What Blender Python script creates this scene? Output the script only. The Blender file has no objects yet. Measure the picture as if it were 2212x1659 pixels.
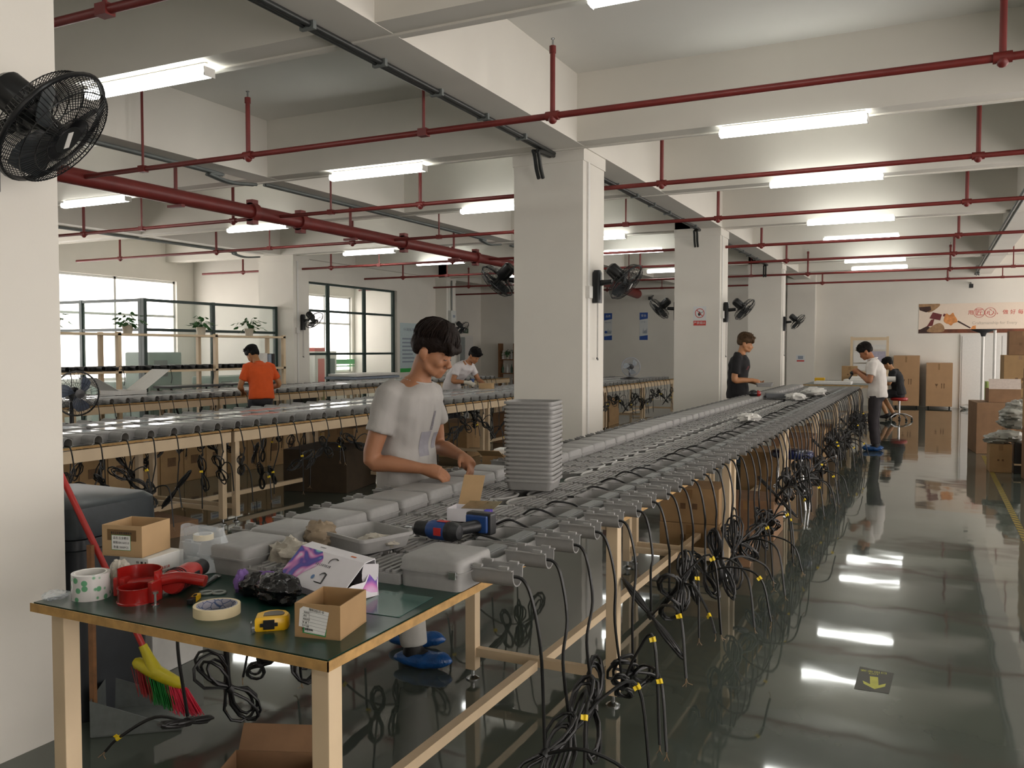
import bpy, bmesh, math, random
from mathutils import Vector, Matrix, noise
random.seed(7)
SC = bpy.context.scene
COL = SC.collection
# ------------------------------------------------------------------ camera
cam_data = bpy.data.cameras.new('camera'); cam = bpy.data.objects.new('camera', cam_data); COL.objects.link(cam)
cam.location = (0, 0, 1.55)
cam.rotation_euler = (math.pi/2 - math.atan(74.5/1850), 0, math.radians(26.0))
cam_data.sensor_width = 36; cam_data.lens = 36*1850/2212; cam_data.clip_end = 200
SC.camera = cam
# ------------------------------------------------------------------ world, exposure
SKY = 5.2; LAMP = 12
world = bpy.data.worlds.new('world'); SC.world = world; world.use_nodes = True
wn = world.node_tree.nodes; bg = wn['Background']
bg.inputs[0].default_value = (1.0, .93, .88, 1); bg.inputs[1].default_value = SKY
SC.view_settings.view_transform = 'Standard'; SC.view_settings.look = 'None'
SC.view_settings.gamma = 1; SC.view_settings.use_curve_mapping = False
SC.view_settings.exposure = 0.28
SC.cycles.max_bounces = 6; SC.cycles.diffuse_bounces = 4; SC.cycles.glossy_bounces = 3
SC.cycles.transparent_max_bounces = 12; SC.cycles.transmission_bounces = 6
SC.cycles.sample_clamp_indirect = 6; SC.cycles.caustics_reflective = False; SC.cycles.caustics_refractive = False
SC.cycles.use_denoising = True
# ------------------------------------------------------------------ helpers
R = math.radians; PI = math.pi
def V(*a): return Vector(a)
def lin(c): return tuple((x/12.92 if x <= .04045 else ((x+.055)/1.055)**2.4) for x in c)
def hexc(h): return lin(tuple(int(h[i:i+2], 16)/255 for i in (0, 2, 4)))
MATS = {}
def mat(name, col, rough=.5, metal=0, var=.08, scale=30, bump=0, bscale=80, alpha=1, trans=0, emit=0, spec=.5, coat=0, sheen=0):
    if name in MATS: return MATS[name]
    m = bpy.data.materials.new(name); m.use_nodes = True; nt = m.node_tree; b = nt.nodes['Principled BSDF']
    c = hexc(col) if isinstance(col, str) else col
    tc = nt.nodes.new('ShaderNodeTexCoord')
    if var:
        n = nt.nodes.new('ShaderNodeTexNoise'); n.inputs['Scale'].default_value = scale; n.inputs['Detail'].default_value = 3
        nt.links.new(tc.outputs['Object'], n.inputs['Vector'])
        r = nt.nodes.new('ShaderNodeValToRGB'); e = r.color_ramp.elements
        e[0].position = .3; e[1].position = .7
        e[0].color = (*[x*(1-var) for x in c], 1); e[1].color = (*[min(1, x*(1+var)) for x in c], 1)
        nt.links.new(n.outputs['Fac'], r.inputs['Fac']); nt.links.new(r.outputs['Color'], b.inputs['Base Color'])
    else: b.inputs['Base Color'].default_value = (*c, 1)
    b.inputs['Roughness'].default_value = rough; b.inputs['Metallic'].default_value = metal
    b.inputs['Alpha'].default_value = alpha; b.inputs['Transmission Weight'].default_value = trans
    b.inputs['Specular IOR Level'].default_value = spec; b.inputs['Coat Weight'].default_value = coat
    b.inputs['Sheen Weight'].default_value = sheen
    if emit: b.inputs['Emission Color'].default_value = (*c, 1); b.inputs['Emission Strength'].default_value = emit
    if bump:
        n2 = nt.nodes.new('ShaderNodeTexNoise'); n2.inputs['Scale'].default_value = bscale; n2.inputs['Detail'].default_value = 4
        nt.links.new(tc.outputs['Object'], n2.inputs['Vector'])
        bp = nt.nodes.new('ShaderNodeBump'); bp.inputs['Strength'].default_value = bump; bp.inputs['Distance'].default_value = .01
        nt.links.new(n2.outputs['Fac'], bp.inputs['Height']); nt.links.new(bp.outputs['Normal'], b.inputs['Normal'])
    MATS[name] = m; return m
class MB:
    """collects shapes; build() links them as one mesh object"""
    def __init__(s): s.v = []; s.f = []; s.mi = []
    def add(s, vs, fs, mi=0, M=None):
        o = len(s.v)
        if M is not None: vs = [M @ Vector(p) for p in vs]
        s.v += [tuple(p) for p in vs]; s.f += [tuple(i+o for i in f) for f in fs]; s.mi += [mi]*len(fs); return s
    def box(s, lo, hi, mi=0, M=None):
        x0, y0, z0 = lo; x1, y1, z1 = hi
        vs = [(x0,y0,z0),(x1,y0,z0),(x1,y1,z0),(x0,y1,z0),(x0,y0,z1),(x1,y0,z1),(x1,y1,z1),(x0,y1,z1)]
        return s.add(vs, [(3,2,1,0),(4,5,6,7),(0,1,5,4),(1,2,6,5),(2,3,7,6),(3,0,4,7)], mi, M)
    def cbox(s, c, d, mi=0, M=None):
        return s.box([c[i]-d[i]/2 for i in range(3)], [c[i]+d[i]/2 for i in range(3)], mi, M)
    def loft(s, rings, mi=0, caps=(True, True), closed=False, M=None):
        n = len(rings[0]); vs = [p for r in rings for p in r]; fs = []
        k = len(rings)
        for i in range(k if closed else k-1):
            a = i*n; b = ((i+1) % k)*n
            for j in range(n):
                j2 = (j+1) % n; fs.append((a+j, a+j2, b+j2, b+j))
        if not closed:
            if caps[0]: fs.append(tuple(range(n-1, -1, -1)))
            if caps[1]: fs.append(tuple(range((k-1)*n, k*n)))
        return s.add(vs, fs, mi, M)
    def tube(s, pts, r, n=8, mi=0, caps=True, closed=False, M=None, flat=1):
        pts = [Vector(p) for p in pts]; k = len(pts); rs = r if isinstance(r, (list, tuple)) else [r]*k
        rings = []; up = None
        for i, p in enumerate(pts):
            a = pts[(i-1) % k] if (closed or i) else p; b = pts[(i+1) % k] if (closed or i < k-1) else p
            t = (b-a); t = t.normalized() if t.length > 1e-9 else Vector((0,0,1))
            if up is None: up = t.orthogonal().normalized()
            u = up - t*up.dot(t)
            u = u.normalized() if u.length > 1e-6 else t.orthogonal().normalized()
            up = u; w = t.cross(u)
            rings.append([p + (u*math.cos(2*PI*j/n)*rs[i] + w*math.sin(2*PI*j/n)*rs[i]*flat) for j in range(n)])
        return s.loft(rings, mi, (caps, caps), closed, M)
    def cyl(s, p0, p1, r, r1=None, n=16, mi=0, caps=True, M=None):
        return s.tube([p0, p1], [r, r if r1 is None else r1], n, mi, caps, M=M)
    def lathe(s, prof, n=24, mi=0, M=None, caps=(False, False)):
        rings = [[(r*math.cos(2*PI*j/n), r*math.sin(2*PI*j/n), z) for j in range(n)] for r, z in prof]
        return s.loft(rings, mi, caps, M=M)
    def prism(s, poly, z0, z1, mi=0, M=None):
        return s.loft([[(x, y, z0) for x, y in poly], [(x, y, z1) for x, y in poly]], mi, M=M)
    def ell(s, c, r, n=14, m=9, mi=0, M=None):
        c = Vector(c); T = Matrix.Translation(c)
        if M is not None: T = M @ T
        prof = [(math.sin(PI*i/m), -math.cos(PI*i/m)) for i in range(m+1)]
        prof[0] = (.02, -1); prof[-1] = (.02, 1)
        rings = [[(q*math.cos(2*PI*j/n)*r[0], q*math.sin(2*PI*j/n)*r[1], z*r[2]) for j in range(n)] for q, z in prof]
        return s.loft(rings, mi, (True, True), M=T)
    def mesh(s, name, mats, smooth=None, bevel=0):
        me = bpy.data.meshes.new(name); me.from_pydata(s.v, [], s.f)
        for m in (mats if isinstance(mats, (list, tuple)) else [mats]): me.materials.append(m)
        me.polygons.foreach_set('material_index', s.mi)
        bm = bmesh.new(); bm.from_mesh(me)
        bmesh.ops.recalc_face_normals(bm, faces=bm.faces)
        if bevel: bmesh.ops.bevel(bm, geom=list(bm.edges), offset=bevel, segments=2, affect='EDGES', profile=.6)
        bm.to_mesh(me); bm.free()
        if smooth:
            me.polygons.foreach_set('use_smooth', [True]*len(me.polygons)); me.set_sharp_from_angle(angle=R(smooth))
        me.update(); return me
    def build(s, name, mats, parent=None, smooth=None, bevel=0, loc=None, rot=None):
        return link(name, s.mesh(name, mats, smooth, bevel), parent, loc, rot)
def link(name, me, parent=None, loc=None, rot=None):
    o = bpy.data.objects.new(name, me); COL.objects.link(o)
    if parent is not None: o.parent = parent
    if loc is not None: o.location = loc
    if rot is not None: o.rotation_euler = rot
    return o
def tag(o, label=None, cat=None, group=None, kind=None):
    if label: o['label'] = label
    if cat: o['category'] = cat
    if group: o['group'] = group
    if kind: o['kind'] = kind
    return o
def thing(name, label, cat, loc=(0,0,0), rotz=0, group=None):
    o = bpy.data.objects.new(name, None); COL.objects.link(o); o.empty_display_size = .05
    o.location = loc; o.rotation_euler = (0, 0, rotz); return tag(o, label, cat, group)
def struct(o): o['kind'] = 'structure'; return o
KIDS = {}
def copy_tree(o, parent=None):
    c = o.copy(); COL.objects.link(c); c.parent = parent
    if o.name not in KIDS: KIDS[o.name] = [x.name for x in o.children]
    for n in KIDS[o.name]: copy_tree(bpy.data.objects[n], c)
    return c
def rrect(w, d, r, n=4, cx=0, cy=0):
    pts = []
    for sx, sy, a0 in ((1,1,0),(-1,1,90),(-1,-1,180),(1,-1,270)):
        for i in range(n+1):
            a = R(a0 + 90*i/n); pts.append((cx+sx*(w/2-r)+r*math.cos(a), cy+sy*(d/2-r)+r*math.sin(a)))
    return pts
def ring(poly, z): return [(x, y, z) for x, y in poly]
def spline(pts, n=8):
    P = [Vector(p) for p in pts]; out = []
    for i in range(len(P)-1):
        a = P[i-1] if i else P[0]*2-P[1]; b = P[i]; c = P[i+1]; d = P[i+2] if i+2 < len(P) else P[-1]*2-P[-2]
        for k in range(n):
            t = k/n
            out.append(.5*((2*b)+(c-a)*t+(2*a-5*b+4*c-d)*t*t+(3*b-3*c+d-a)*t**3))
    out.append(P[-1]); return out
ORD = 'zeroth first second third fourth fifth sixth seventh eighth ninth tenth eleventh twelfth thirteenth fourteenth fifteenth sixteenth seventeenth eighteenth nineteenth'.split()
TENS = {2:'twent',3:'thirt',4:'fort',5:'fift',6:'sixt',7:'sevent',8:'eight',9:'ninet'}
def ordinal(i):
    if i < 20: return ORD[i]
    t, u = divmod(i, 10)
    return TENS[t] + ('ieth' if u == 0 else 'y-' + ORD[u])
def text_mesh(txt, size, mi_mat, name='lettering', extrude=.0006, align='CENTER', parent=None, M=None, shear=0, spacing=1):
    cu = bpy.data.curves.new(name, 'FONT'); cu.body = txt; cu.size = size; cu.align_x = align; cu.align_y = 'CENTER'
    cu.extrude = extrude; cu.shear = shear; cu.space_character = spacing; cu.resolution_u = 3
    o = bpy.data.objects.new(name, cu); COL.objects.link(o)
    dg = bpy.context.evaluated_depsgraph_get(); me = bpy.data.meshes.new_from_object(o.evaluated_get(dg))
    bpy.data.objects.remove(o); me.name = name; me.materials.clear(); me.materials.append(mi_mat)
    if M is not None: me.transform(M)
    return link(name, me, parent)
def face_M(origin, xdir, zdir):
    """matrix whose local XY plane is a wall: x along xdir, y along zdir, z outward"""
    x = Vector(xdir).normalized(); y = Vector(zdir).normalized(); z = x.cross(y)
    return Matrix(((x.x,y.x,z.x,origin[0]),(x.y,y.y,z.y,origin[1]),(x.z,y.z,z.z,origin[2]),(0,0,0,1)))
# ------------------------------------------------------------------ shared materials
plaster = mat('white_plaster', 'dedad1', .85, var=.03, scale=1.5, bump=.03, bscale=60)
ceil_m = mat('ceiling_paint', 'dedcd6', .9, var=.04, scale=.8)
cream_wall = mat('cream_wall', 'e3cfc0', .85, var=.03, scale=1.5)
cream = mat('cream_steel', 'd3bd9c', .45, var=.05, scale=6)
alu = mat('cast_grey', '8e8d8b', .48, metal=.0, var=.05, scale=40, bump=.06, bscale=500)
alu_d = mat('driver_grey', '7f8180', .5, var=.06, scale=40)
black = mat('black_rubber', '141414', .45, var=.15, scale=40)
blackp = mat('black_plastic', '17181a', .3, var=.1, scale=20)
redpipe = mat('red_pipe', '6f2521', .45, var=.12, scale=6)
yellow = mat('yellow_label', 'e8c81c', .5, var=.05)
cardb = mat('cardboard', '9f8059', .8, var=.08, scale=8, bump=.05, bscale=120)
cardb_d = mat('cardboard_brown', '826347', .8, var=.1, scale=8, bump=.05, bscale=120)
cardb_l = mat('cardboard_light', 'b0926b', .8, var=.08, scale=8)
white_paper = mat('white_paper', 'dcdcd8', .6, var=.03)
ink = mat('black_ink', '2a2a2c', .6, var=0)
tube_m = mat('lamp_diffuser', (.98, 1.0, .95), .4, var=0, emit=LAMP)
wood_edge = mat('wood_edge', 'b08a52', .6, var=.25, scale=25)
green_top = mat('green_mat', '12332a', .28, var=.15, scale=5, bump=.02, bscale=30)
steel = mat('bright_steel', 'b8babb', .25, metal=1, var=.05)
whitep = mat('white_plastic', 'd6d4cf', .4, var=.03)
orange = mat('orange_plastic', 'd0641e', .4, var=.05)
clear = mat('clear_film', 'dfe8ee', .18, alpha=.3, var=.1, scale=12, bump=.5, bscale=25)
# ================================================================== the setting
def floor_mat():
    m = bpy.data.materials.new('epoxy_floor'); m.use_nodes = True; nt = m.node_tree; b = nt.nodes['Principled BSDF']
    tc = nt.nodes.new('ShaderNodeTexCoord')
    n = nt.nodes.new('ShaderNodeTexNoise'); n.inputs['Scale'].default_value = .9; n.inputs['Detail'].default_value = 5
    r = nt.nodes.new('ShaderNodeValToRGB'); e = r.color_ramp.elements
    e[0].position = .35; e[1].position = .68; e[0].color = (*hexc('414843'), 1); e[1].color = (*hexc('50574f'), 1)
    nt.links.new(tc.outputs['Object'], n.inputs['Vector']); nt.links.new(n.outputs['Fac'], r.inputs['Fac']); nt.links.new(r.outputs['Color'], b.inputs['Base Color'])
    b.inputs['Roughness'].default_value = .1; b.inputs['Specular IOR Level'].default_value = .75
    n3 = nt.nodes.new('ShaderNodeTexNoise'); n3.inputs['Scale'].default_value = 3; n3.inputs['Detail'].default_value = 6
    mr = nt.nodes.new('ShaderNodeMapRange'); mr.inputs['To Min'].default_value = .02; mr.inputs['To Max'].default_value = .07
    nt.links.new(tc.outputs['Object'], n3.inputs['Vector']); nt.links.new(n3.outputs['Fac'], mr.inputs['Value']); nt.links.new(mr.outputs['Result'], b.inputs['Roughness'])
    n2 = nt.nodes.new('ShaderNodeTexNoise'); n2.inputs['Scale'].default_value = 2.2; n2.inputs['Detail'].default_value = 1.5
    bp = nt.nodes.new('ShaderNodeBump'); bp.inputs['Strength'].default_value = .09; bp.inputs['Distance'].default_value = .02
    nt.links.new(tc.outputs['Object'], n2.inputs['Vector']); nt.links.new(n2.outputs['Fac'], bp.inputs['Height']); nt.links.new(bp.outputs['Normal'], b.inputs['Normal'])
    return m
struct(MB().box((-15.6, -5, -.1), (4.6, 25.8, 0)).build('floor', floor_mat()))
ceiling = struct(MB().box((-15.6, -5, 4.16), (4.6, 25.8, 4.3)).build('ceiling', ceil_m))
SOF = 3.52
for x0, x1 in ((-3.45, -3.05), (-12.6, -12.2), (-7.15, -6.85), (1.06, 1.4)):
    MB().box((x0, -5, SOF), (x1, 25.6, 4.17)).build('beam', plaster, ceiling)
CBEAM = (-1.6, 1.3, 4.36, 7.66, 10.5, 14.0, 16.6, 20.4, 22.9)
for y in CBEAM:
    b = MB().box((-15.5, y, SOF+.003), (4.5, y+.3, 4.168)).build('beam', plaster, ceiling)
    # white conduit run below the soffit
    MB().box((-15.4, y+.2, SOF-.012), (4.4, y+.23, SOF+.003)).build('conduit', plaster, b)
def wall(name, parts, m=plaster):
    mb = MB()
    for lo, hi in parts: mb.box(lo, hi)
    return struct(mb.build(name, m))
wall_far = wall('wall_far', [((-13.8, 25.6, 0), (4.6, 25.8, 4.16))])
wall('wall_left_hall', [((-13.86, 21.0, 0), (-13.66, 25.6, 4.16)), ((-13.66, 21.0, 0), (-12.85, 21.2, 4.16))])
wall('wall_left_partition', [((-12.5, 18.5, 0), (-12.3, 20.42, 4.16)), ((-12.5, 14.55, 3.05), (-12.3, 18.5, 3.6))])
# outer left wall with window openings
WIN = [(-1.5, 2.2), (3.0, 6.2), (7.2, 10.3), (11.1, 14.3), (15.4, 17.9), (18.5, 20.9)]  # last two openings added to brighten the room behind the tall glass
mb = []; y = -5
for a, b in WIN:
    mb.append(((-15.7, y, 0), (-15.5, a, 4.16))); mb += [((-15.7, a, 0), (-15.5, b, .9)), ((-15.7, a, 3.1), (-15.5, b, 4.16))]; y = b
mb.append(((-15.7, y, 0), (-15.5, 21.2, 4.16)))
wall('wall_left_outer', mb)
wall('wall_room_cross', [((-15.5, 14.8, 0), (-12.4, 14.95, 4.16)), ((-15.5, 21.02, 0), (-12.85, 21.2, 4.16))])
RWIN = [(-3, .5), (2, 5.5), (7, 10.5), (12.2, 15.2), (17.4, 20), (21.4, 25.0)]
mb = []; y = -5
for a, b in RWIN:
    mb.append(((4.5, y, 0), (4.7, a, 4.16))); mb += [((4.5, a, 0), (4.7, b, .12)), ((4.5, a, 3.2), (4.7, b, 4.16))]; y = b
mb.append(((4.5, y, 0), (4.7, 25.8, 4.16)))
wall('wall_right', mb, cream_wall)
wall('wall_behind', [((-15.7, -5.2, 0), (4.7, -5, 4.16))])
# window frames with panes
frame_w = mat('window_frame_white', 'd8d8d4', .4, var=.03)
def glass_mat(name, col, a, rough=.02):
    return mat(name, col, rough, alpha=a, var=.05, scale=2)
pane_clear = glass_mat('window_pane', 'eef6f4', .06)
k = 0
for X, sx, lst in ((-15.6, 1, WIN), (4.6, -1, RWIN)):
    zt = 3.1 if X < 0 else 3.2
    zb = .9 if X < 0 else .12
    for a, b in lst:
        k += 1
        mb = MB()
        for yy in (a+.02, (a+b)/2, b-.02): mb.box((X-.03, yy-.025, zb), (X+.03, yy+.025, zt))
        for zz in (zb+.025, 2.3, zt-.025): mb.box((X-.03, a, zz-.025), (X+.03, b, zz+.025))
        w = struct(mb.build('window_%d' % k, frame_w))
        for y0, y1 in ((a, (a+b)/2), ((a+b)/2, b)):
            for z0, z1 in ((zb+.05, 2.28), (2.32, zt-.05)):
                MB().box((X-.004, y0+.03, z0), (X+.004, y1-.03, z1)).build('pane', pane_clear, w)
# daylight openings are sampled as portals
for X, lst in ((-15.65, WIN), (4.65, RWIN)):
    for a, b in lst:
        L = bpy.data.lights.new('daylight_portal', 'AREA'); L.shape = 'RECTANGLE'; L.size = 2.2 if X < 0 else 3.08; L.size_y = b-a; L.cycles.is_portal = True
        o = bpy.data.objects.new('daylight_portal', L); COL.objects.link(o); o.location = (X, (a+b)/2, 2.0 if X < 0 else 1.66)
        o.rotation_euler = (0, R(-90) if X < 0 else R(90), 0); o['kind'] = 'helper'
# columns
trunk = mat('plastic_trunking', 'dcdad5', .5, var=.03)
def column(x0, x1, y0, y1):
    c = struct(MB().box((x0, y0, 0), (x1, y1, 4.17)).build('column', plaster))
    MB().box((x0-.012, y0-.012, 3.40), (x1+.012, y1+.012, 3.53)).build('cap_band', plaster, c)
    MB().box((x1, y0+.1, .0), (x1+.02, y0+.145, 3.4)).build('trunking', trunk, c)
    return c
C0 = column(-3.85, -3.1, 1.62, 2.272); C1 = column(-3.83, -3.08, 7.9, 8.5); C2 = column(-3.83, -3.08, 14.0, 14.6); C3 = column(-3.83, -3.08, 20.4, 21.0)
for y in (7.9, 14.1, 20.4, 1.6): column(-12.88, -11.95, y, y+.5)
struct(MB().box((-3.66, 25.3, 0), (-2.91, 25.62, 4.17)).build('column', plaster))
# socket boxes on the columns
for x, y, z in ((-3.06, 8.02, 2.12), (-3.06, 14.12, 2.12), (-11.93, 14.2, 1.95)):
    s = MB().box((x-.02, y-.045, z-.06), (x+.025, y+.045, z+.06)).build('socket_box', whitep, bevel=.004)
    tag(s, 'white plastic socket box beside wall fan on the %s column' % ('near white' if y < 9 else 'second white' if x > -5 else 'left-hand'), 'socket box')
# glazed partitions with dark green frames
dgreen = mat('dark_green_frame', '1e3430', .45, var=.1, scale=10)
pane_tint = glass_mat('partition_glass', 'cfe6dd', .16)
pane_frost = mat('frosted_glass', 'd5e6de', .3, alpha=.2, var=.05, scale=2)
def partition(n, axis, c, spans, zs, frosted_below=None):
    """axis 'y': runs along Y at X=c; axis 'x': runs along X at Y=c"""
    def bx(mb, a0, a1, z0, z1, t):
        if axis == 'y': mb.box((c-t, a0, z0), (c+t, a1, z1))
        else: mb.box((a0, c-t, z0), (a1, c+t, z1))
        return mb
    root = tag(bpy.data.objects.new('glass_partition', None), n, 'partition'); COL.objects.link(root)
    for a in spans: bx(MB(), a-.035, a+.035, 0, zs[-1]+.03, .035).build('mullion', dgreen, root)
    for i in range(len(spans)-1):
        for z in zs: bx(MB(), spans[i]+.035, spans[i+1]-.035, z-.025, z+.025, .028).build('rail', dgreen, root)
        for j in range(len(zs)-1):
            bx(MB(), spans[i]+.035, spans[i+1]-.035, zs[j]+.025, zs[j+1]-.025, .005).build('pane', pane_frost if frosted_below and zs[j] < frosted_below else pane_tint, root)
    return root
partition('glass partition with dark green frame behind the plant rack', 'y', -12.4, [10.7, 12.3, 14.05], [.05, 1.9, 2.42], 1.2)
partition('glass partition facing the hall beside the bright window', 'x', 10.7, [-15.45, -14.0, -12.475], [.05, 1.9, 2.42], 1.2)
partition('tall dark framed glass wall with green stripe behind it', 'y', -12.4, [14.65, 15.8, 17.2, 18.45], [.05, 1.45, 2.42, 3.03])
# green stripe on the wall of the glazed room
gs = mat('green_stripe', '2fa348', .5, var=.05)
MB().box((-15.5, 15.0, 1.12), (-15.488, 21.0, 1.26)).build('painted_stripe', gs, bpy.data.objects['wall_left_outer'])
MB().box((-15.5, 15.0, 1.05), (-15.488, 21.0, 1.08)).build('painted_stripe', gs, bpy.data.objects['wall_left_outer'])
# ================================================================== ceiling fittings
def batten():
    t = thing('ceiling_lamp', '', 'lamp')
    MB().box((-.59, -.02, -.03), (.59, .02, .0)).build('housing', whitep, t)
    pr = [(.058*math.cos(2*PI*i/12), -.062+.034*math.sin(2*PI*i/12)) for i in range(12)]
    M = Matrix(((0,0,1,0),(1,0,0,0),(0,1,0,0),(0,0,0,1)))
    MB().prism(pr, -.6, .6, M=M).build('diffuser', tube_m, t)
    for s in (-1, 1): MB().box((s*.606-.006, -.05, -.094), (s*.606+.006, .05, -.03)).build('end_cap', whitep, t, bevel=.004)
    return t
LROW = [('over the aisle beside the long bench', -1.1, (-1.9, 1.2, 4.47, 7.7, 10.35, 13.7, 15.9, 20.0, 21.85), 'aisle ceiling lamps'),
        ('over the middle bench row', -5.25, (-1.9, 1.3, 4.45, 7.76, 10.42, 13.9, 16.15, 20.4), 'middle ceiling lamps'),
        ('over the rear bench row', -9.75, (1.3, 4.45, 7.68, 10.45, 14.0, 16.4, 20.4), 'rear row ceiling lamps'),
        ('added over the far side aisle', 3.0, (1.2, 7.7, 13.7, 20.0), 'side aisle ceiling lamps')]  # unseen row added to light the right side of the hall
lamp0 = None
SHOWN = {-1.1: 3, -5.25: 2, -9.75: 2, 3.0: 99}
for where, cx, ys, grp in LROW:
    for i, y in enumerate(ys):
        if lamp0 is None: lamp0 = batten(); o = lamp0; KIDS[o.name] = [c.name for c in o.children]
        else: o = copy_tree(lamp0)
        dx = {(-5.25, 2): .16, (-5.25, 3): -.16, (-5.25, 7): -.4, (-9.75, 3): .2, (-9.75, 4): -.2}.get((cx, i), 0)
        o.location = (cx+dx, y, SOF-.005 if any(b-.1 <= y <= b+.35 for b in CBEAM) else SOF)
        j = i-SHOWN[cx]+1
        tag(o, ('lit white ceiling tube lamp %s, %s from the front' % (where, ordinal(j))) if j > 0 else 'ceiling tube lamp %s, %s outside the view' % (where, ordinal(i+1)), 'lamp', grp)
        bracket = MB().box((-.03, -.02, 0), (.03, .02, 4.17-o.location.z)).build('mount', whitep, o) if o.location.z >= SOF else None
# sprinkler pipework
PZ = 3.25
PY = (.2, 3.03, 5.8, 8.62, 11.22, 14.4, 17.1, 20.3, 23.2)
def tee(mb, x, y, z):
    mb.cyl((x-.05, y, z), (x+.05, y, z), .034, n=10); mb.ell((x, y, z-.02), (.036, .036, .04), 10, 6)
for i, y in enumerate(PY):
    t = thing('sprinkler_pipe', 'red sprinkler pipe crossing the ceiling%s' % (', %s from the front' % ordinal(i) if i else ' behind the viewer'), 'pipe', (0, y, PZ), group='red sprinkler pipes')
    MB().cyl((-14.8, 0, 0), (4.3, 0, 0), .024, n=10).build('pipe', redpipe, t, smooth=50)
    for x in (3.2, .35, -2.5, -5.4, -8.3, -11.2, -13.6):
        mb = MB(); tee(mb, x, 0, 0); mb.cyl((x, 0, 0), (x, 0, .47), .02, n=8); mb.cyl((x, 0, .45), (x, 0, .5), .026, n=8)
        mb.build('riser', redpipe, t, smooth=50)
        mb = MB(); mb.cyl((x, 0, .5), (x, 0, .55), .008, n=6); mb.cyl((x, 0, .55), (x, 0, .556), .016, n=8); mb.build('sprinkler_head', steel, t)
    for x in (-1.1+2.6, -3.75 if i != 2 else -3.6, -6.7, -10.0):
        mb = MB(); mb.cyl((x, 0, 0), (x, 0, 4.165-PZ), .012, n=6); mb.box((x-.04, -.03, -.03), (x+.04, .03, .03)); mb.build('hanger', redpipe, t)
mp = thing('sprinkler_main', 'thick red fire main running the length of the hall', 'pipe', (-7.58, 0, PZ))
MB().cyl((0, -4, 0), (0, 21.8, 0), .085, n=20).build('pipe', redpipe, mp, smooth=50)
for y in (2.6, 5.4, 8.2, 9.1, 11.6, 14.0, 16.5, 19.2):
    mb = MB(); mb.cyl((0, y-.05, 0), (0, y+.05, 0), .115, n=16); mb.box((-.05, y-.05, .09), (.05, y+.05, .15)); mb.box((-.05, y-.05, -.15), (.05, y+.05, -.09))
    mb.build('flange', redpipe, mp, smooth=40)
for y in (4.2, 7.0, 10.2, 13.2, 17.8):
    mb = MB(); mb.box((-.014, y-.014, 0), (.014, y+.014, 4.165-PZ)); mb.box((-.11, y-.025, -.12), (.11, y+.025, -.09)); mb.build('hanger', redpipe, mp)
MB().cyl((0, 21.8, 0), (.05, 23.6, -.12), .13, n=16).build('valve', redpipe, mp, smooth=40)
# cable conduits along the beams
grey_pipe = mat('grey_conduit', '6d7270', .5, var=.1, scale=8)
dark_pipe = mat('dark_conduit', '2a2c2b', .4, var=.15, scale=12)
for i, (a, b) in enumerate(((-4.5, 7.5), (8.6, 13.7), (14.7, 20.1))):
    t = thing('cable_conduit', 'dark twin cable conduit along the main beam %s' % ('before the near column', 'between the near and second columns', 'beyond the second column')[i], 'conduit', group='beam conduits')
    for dz in (0, .05):
        xx = -3.425+dz*.9; pts = [(xx, a, 3.495), (xx, b-.25, 3.495), (xx-.01, b, 3.44), (xx-.03, b+.12, 3.3), (xx-.04, b+.2, 3.22)]
        MB().tube(spline(pts, 6), .019, 8).build('conduit', dark_pipe, t, smooth=60)
    y = a+.4
    while y < b: MB().box((-3.45, y, 3.47), (-3.345, y+.03, 3.519)).build('clip', grey_pipe, t); y += .75
for i, (x, a, b) in enumerate(((-7.12, 1, 7.2), (-7.12, 7.9, 13.5), (-12.55, 9, 13.2), (1.0, 8, 24.4), (-7.12, 14.5, 20))):
    t = thing('cable_conduit', ('grey conduit on the middle beam, nearest run', 'grey conduit on the middle beam, second run', 'grey conduit on the rear beam above the plant rack', 'grey conduit on the beam over the carton stacks', 'grey conduit on the middle beam, far run')[i], 'conduit', group='beam conduits')
    for d in (0, .05):
        MB().tube(spline([(x+d, a, 3.495), (x+d, b-.5, 3.495), (x+d, b-.2, 3.46), (x+d+.02, b+.1, 3.42), (x+d+.02, b+.5, 3.46)], 6), .018, 8).build('conduit', grey_pipe, t, smooth=60)
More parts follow.
